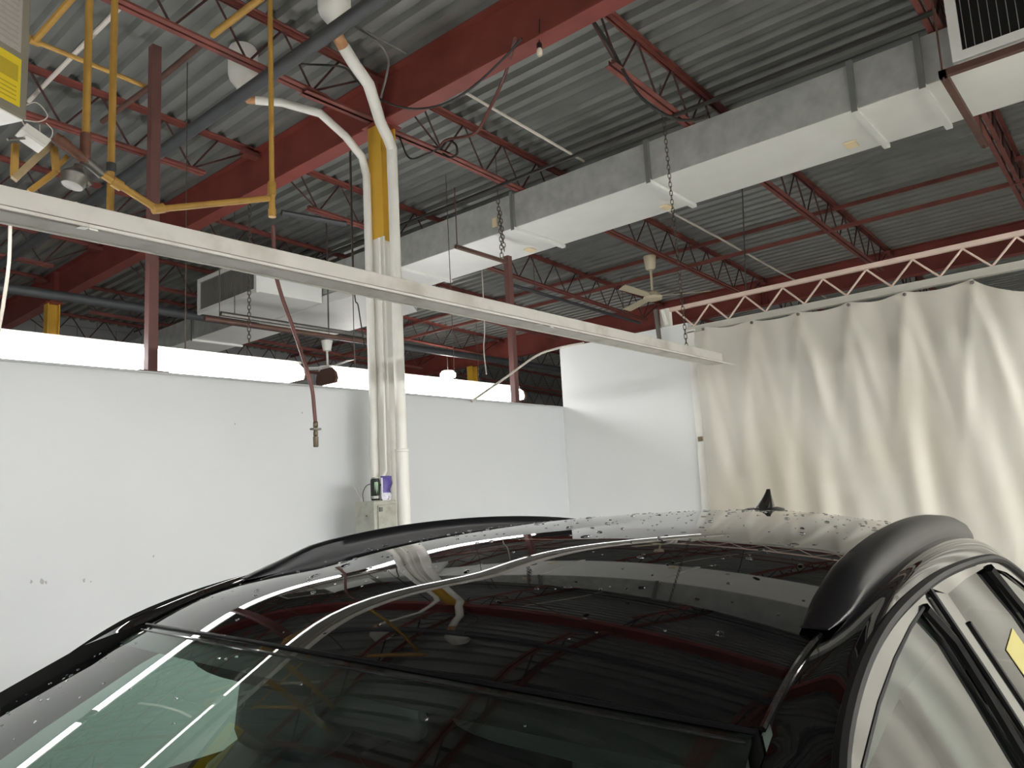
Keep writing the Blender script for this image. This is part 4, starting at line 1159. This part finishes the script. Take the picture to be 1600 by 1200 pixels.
    # front fender
    NOSE(MB().grid(26, 12, mirror(lower(-1.92, -.61, topf=lambda s: BELT - .02 - .17 * max(0, min(1, (-.7 - s) / 1.2)) ** 1.3), sg)), 'front_fender', m_paint, smooth='all', solid=.02)
    # door mirror
    mb = MB().lathe([(.0, -.07), (.055, -.065), (.085, -.03), (.09, .02), (.085, .06), (.0, .075)], (0, 0, 0), 16)
    mb.v = [(-.46 + v[2] * .75, sg * (.985 + v[0] * 1.15), -.40 + v[1] * .85 + CG) for v in mb.v]
    mr = NOSE(mb, 'door_mirror', m_paint, smooth='all')
    o = NOSE(MB().tube([L(-.44, sg * .84, -.45), L(-.45, sg * .93, -.42)], .022, 8), 'mirror_arm', m_satin, smooth=True); o.parent = mr
    # lamps
    NOSE(MB().grid(8, 5, lambda i, j: (lambda p: (p[0] - .012 + .02 * 0, p[1] * 1.004, p[2]))(on_body(-1.88 + .34 * i, -.78 + .12 * j, sg))), 'head_lamp', m_lampc, smooth='all', solid=.01)
    NOSE(MB().grid(8, 5, lambda i, j: (lambda p: (p[0], p[1] * 1.004, p[2]))(on_body(2.10 + .30 * i, -.66 + .14 * j, sg))), 'tail_lamp', m_tail, smooth='all', solid=.01)

# hood, nose, tail
def hood_fn(i, j):
    tt = j * 2 - 1
    bk = Vector((-.86 - .16 * (1 - tt * tt), tt * .80, -.435 + .03 * (1 - tt * tt)))
    ft = Vector((-1.72 - .24 * (1 - tt * tt), tt * .74, -.63 + .03 * (1 - tt * tt)))
    p = bk.lerp(ft, i); p.z += .05 * math.sin(math.pi * i) * (1 - .5 * tt * tt); return L(*p)
NOSE(MB().grid(24, 24, hood_fn), 'hood', m_paint, smooth='all', solid=.02)
def nose_fn(i, j):
    tt = j * 2 - 1; ft = hood_fn(1, j)
    u = ft[2] - CG - (ft[2] - CG + 1.26) * i
    s = ft[0] - .10 * math.sin(math.pi * min(1, i * 1.1)); t = tt * (.74 + .05 * math.sin(math.pi * i))
    return L(s, t, u)
nb = NOSE(MB().grid(16, 24, nose_fn), 'front_bumper', m_paint, smooth='all', solid=.03)
o = NOSE(MB().grid(6, 12, lambda i, j: (lambda p: (p[0] - .012, p[1], p[2]))(nose_fn(.2 + .3 * i, .28 + .44 * j))), 'grille', m_inner, smooth='all', solid=.01); o.parent = nb
def tail_fn(u0, s0, w0, u1, s1, w1):
    def fn(i, j):
        tt = j * 2 - 1; u = u0 + (u1 - u0) * i; s = s0 + (s1 - s0) * i; w = w0 + (w1 - w0) * i
        return L(s - .10 * tt * tt, tt * w, u - .02 * tt * tt * (1 - i))
    return fn
NOSE(MB().grid(8, 24, lambda i, j: (lambda tt: L(S_END + .17 * i - .06 * tt * tt * i, tt * (.50 - .01 * i), roof_u(S_END, tt * .50) - .045 * i - .004 - .02 * tt * tt * i))(j * 2 - 1)), 'roof_spoiler', m_paint, smooth='all', solid=.02)
tg = NOSE(MB().grid(8, 20, tail_fn(-.40, 2.40, .76, -.86, 2.50, .78)), 'tailgate', m_paint, smooth='all', solid=.03)
o = NOSE(MB().grid(8, 20, tail_fn(.0, 2.02, .48, -.40, 2.40, .70)), 'rear_screen', m_glass_dark, smooth='all'); o.parent = tg
for sg in (1, -1):
    NOSE(MB().grid(10, 6, lambda i, j: (lambda a, b_: L(*(a.lerp(b_, j))))(Vector((1.72 + .16 * i + .5 * i * i, sg * (.76 - .02 * i), -.22 - .2 * i)), Vector((1.90 + .42 * i, sg * (.56 + .16 * i), -.07 - .33 * i)))), 'c_pillar', m_paint, smooth='all', solid=.02)
NOSE(MB().grid(8, 20, tail_fn(-.86, 2.50, .80, -1.25, 2.47, .80)), 'rear_bumper', m_satin, smooth='all', solid=.03)
NOSE(MB().box(-1.7, 2.3, -.78, .78, CG - 1.28, CG - 1.22), 'underbody', m_inner)
# wheels, each standing on the floor
for ax in (AXF, AXR):
    for sg in (1, -1):
        w = Rcar @ Vector((ax, sg * .78, 0)); zfl = -(car.location.z + w.z)      # local z of the floor here
        cz = zfl + .352
        t_ = MB().lathe([(.20, -.105), (.31, -.115), (.345, -.09), (.350, -.03), (.350, .03), (.345, .09), (.31, .115), (.20, .105)], (ax, sg * .79, cz), 36, (0, 1, 0))
        tw = NOSE(t_, 'wheel', m_tyre, smooth=True)
        rim = MB().lathe([(.22, -.06), (.225, .0), (.22, .10)], (ax, sg * .79, cz), 30, (0, sg, 0))
        for k in range(10):
            a = 2 * math.pi * k / 10; d = Vector((math.cos(a), 0, math.sin(a)))
            rim.obox(Vector((ax, sg * .885, cz)) + d * .12, d * .10, (0, .01, 0), Vector((-d.z, 0, d.x)) * .016)
        rim.lathe([(.05, .0), (.05, .02)], (ax, sg * .88, cz), 16, (0, sg, 0))
        o = NOSE(rim, 'rim', m_rim, smooth=True); o.parent = tw

for sg in (1, -1):
    NOSE(strip([(.36, .045), (.44, -.15), (.52, -.55)], [(.64, .045), (.72, -.15), (.86, -.55)], 8, 4, sg, -.045), 'b_pillar_trim', m_inner, smooth='all', solid=.02)
    NOSE(strip([(-.55, -.37), (-.2, -.13), (.02, .0), (.3, .045), (.9, .06), (1.3, .02)], [(-.45, -.37), (-.14, -.17), (.06, -.06), (.3, -.03), (.9, -.01), (1.3, -.08)], 30, 3, sg, -.03), 'roof_side_trim', m_head, smooth='all', solid=.01)
    NOSE(MB().box(-.6, 1.5, min(sg * .70, sg * .78), max(sg * .70, sg * .78), CG - 1.1, CG - .42), 'door_trim', m_inner)
# ---- cabin -----------------------------------------------------------------
def dash_fn(i, j):
    tt = j * 2 - 1
    s = -.90 + .50 * i; u = -.455 + .03 * math.sin(math.pi * i) - (.10 * max(0, i - .75) / .25)
    return L(s - .12 * (1 - tt * tt) * (1 - i), tt * (.73 + .02 * i), u)
NOSE(MB().grid(14, 14, dash_fn), 'dashboard', m_inner, smooth='all', solid=.08)
NOSE(MB().box(-.75, 2.2, -.74, .74, CG - 1.21, CG - 1.12), 'cabin_floor', m_inner)
def cushion(c, ax, ay, az, name, m):
    """pillow-like block"""
    c, ax, ay, az = map(Vector, (c, ax, ay, az)); b = MB(); n = 16; vs = []; fs = []
    for k in range(9):
        v = k / 8 * 2 - 1; ph = v * math.pi / 2
        for q in range(n):
            th = 2 * math.pi * q / n; e = .45
            f = lambda x: math.copysign(abs(x) ** e, x)
            vs.append(c + ax * (f(math.cos(ph)) * f(math.cos(th))) + ay * (f(math.cos(ph)) * f(math.sin(th))) + az * f(math.sin(ph)))
    for k in range(8):
        for q in range(n):
            a = k * n + q; b_ = k * n + (q + 1) % n; fs.append((a, b_, b_ + n, a + n))
    fs += [tuple(range(n)), tuple(range(8 * n, 9 * n))]
    b.add([L(*v) for v in vs], fs); return NOSE(b, name, m, smooth='all')
def seat(t, s0):
    base = cushion((s0, t, -.88), (.26, 0, .04), (0, .26, 0), (-.02, 0, .09), 'seat', m_cloth)
    bk = cushion((s0 + .31, t, -.56), (.07, 0, .02), (0, .25, 0), (.10, 0, .33), 'seat_back', m_cloth); bk.parent = base
    hr = cushion((s0 + .42, t, -.135), (.055, 0, .01), (0, .145, 0), (.02, 0, .105), 'headrest', m_cloth); hr.parent = base
    for d in (-.05, .05):
        o = NOSE(MB().tube([L(s0 + .40, t + d, -.32), L(s0 + .43, t + d, -.2)], .006, 6), 'headrest_post', m_rim, smooth=True); o.parent = base
    # ribbed shoulder panels
    for k in range(5):
        o = NOSE(MB().tube([L(s0 + .235, t - .12 + k * .06, -.72), L(s0 + .295, t - .12 + k * .06, -.45), L(s0 + .335, t - .12 + k * .06, -.30)], .008, 6), 'seat_rib', m_inner, smooth=True); o.parent = base
seat(.39, -.23); seat(-.37, -.17)
rb = cushion((1.02, 0, -.84), (.27, 0, .03), (0, .62, 0), (0, 0, .09), 'rear_seat', m_cloth)
o = cushion((1.36, 0, -.55), (.08, 0, .0), (0, .62, 0), (.13, 0, .30), 'seat_back', m_cloth); o.parent = rb
for t_ in (.42, -.42, 0):
    o = cushion((1.50, t_, -.19), (.05, 0, .0), (0, .12, 0), (.02, 0, .075), 'headrest', m_cloth); o.parent = rb
sw = MB(); c_ = Vector((-.30, -.37, -.50)); nx = Vector((.9, 0, .42)).normalized(); uu = Vector((-.42, 0, .9)).normalized(); vv = Vector((0, 1, 0))
sw.tube([L(*(c_ + (uu * math.cos(2 * math.pi * k / 28) + vv * math.sin(2 * math.pi * k / 28)) * .185)) for k in range(29)], .015, 8, cap=False)
for a in (0.0, math.pi, -math.pi / 2):
    sw.tube([L(*c_), L(*(c_ + (vv * math.cos(a) + uu * math.sin(a)) * .18))], .014, 6)
NOSE(sw, 'steering_wheel', m_inner, smooth=True)
mr = cushion((.03, .0, -.075), (.014, 0, .004), (0, .12, 0), (-.006, 0, .032), 'cabin_mirror', m_inner)
o = NOSE(MB().tube([L(.0, 0, .0), L(.02, 0, -.05)], .009, 6), 'mirror_stalk', m_inner, smooth=True); o.parent = mr
for t_ in (.32, -.34):
    cushion((.03, t_, -.045), (.035, 0, -.045), (0, .19, 0), (.006, 0, .006), 'sun_visor', m_head)

# ---- water drops on roof and glass: too many and small to lift one by one -----
rnd = random.Random(11); db = MB()
def drop(c, r, nrm, stretch):
    c = Vector(c); nrm = Vector(nrm).normalized(); u = nrm.orthogonal().normalized(); w = nrm.cross(u)
    a = rnd.uniform(0, 6.28); d1 = u * math.cos(a) + w * math.sin(a); d2 = nrm.cross(d1); n = 8; vs = []; fs = []
    for k, (rr, hh) in enumerate(((1, -.03), (.95, .18), (.7, .36), (.3, .46))):
        for q in range(n):
            th = 2 * math.pi * q / n; vs.append(c + (d1 * math.cos(th) * stretch + d2 * math.sin(th)) * r * rr + nrm * r * hh)
    for k in range(3):
        for q in range(n):
            i_ = k * n + q; j_ = k * n + (q + 1) % n; fs.append((i_, j_, j_ + n, i_ + n))
    fs += [tuple(reversed(range(n))), tuple(range(3 * n, 4 * n))]
    db.add(vs, fs)
def nrm_at(fn, i, j):
    e = .004; p = Vector(fn(i, j)); a = Vector(fn(min(1, i + e), j)) - Vector(fn(max(0, i - e), j)); b_ = Vector(fn(i, min(1, j + e))) - Vector(fn(i, max(0, j - e)))
    n = a.cross(b_)
    return p, (n if n.z > 0 else -n)
for k in range(620):
    i = rnd.random() ** .8; j = rnd.uniform(.02, .98)
    p, n = nrm_at(roof_fn, i * .97 + .01, j)
    r = rnd.choice((.0014, .0016, .002, .002, .0025, .003, .004, .0055)) * rnd.uniform(.8, 1.2); drop(p, r, n, rnd.choice((1, 1, 1.3, 2.2)))
for k in range(120):
    i = rnd.uniform(.03, .75); j = rnd.choice((rnd.uniform(.02, .98), rnd.uniform(.8, .98)))
    p, n = nrm_at(ws_fn, i, j); drop(p, rnd.choice((.0014, .0018, .0024)) * rnd.uniform(.8, 1.2), n, rnd.choice((1, 1.3, 1.8)))
wd = NOSE(db, 'water_drops', m_drop, smooth='all', fix=False); wd['kind'] = 'stuff'
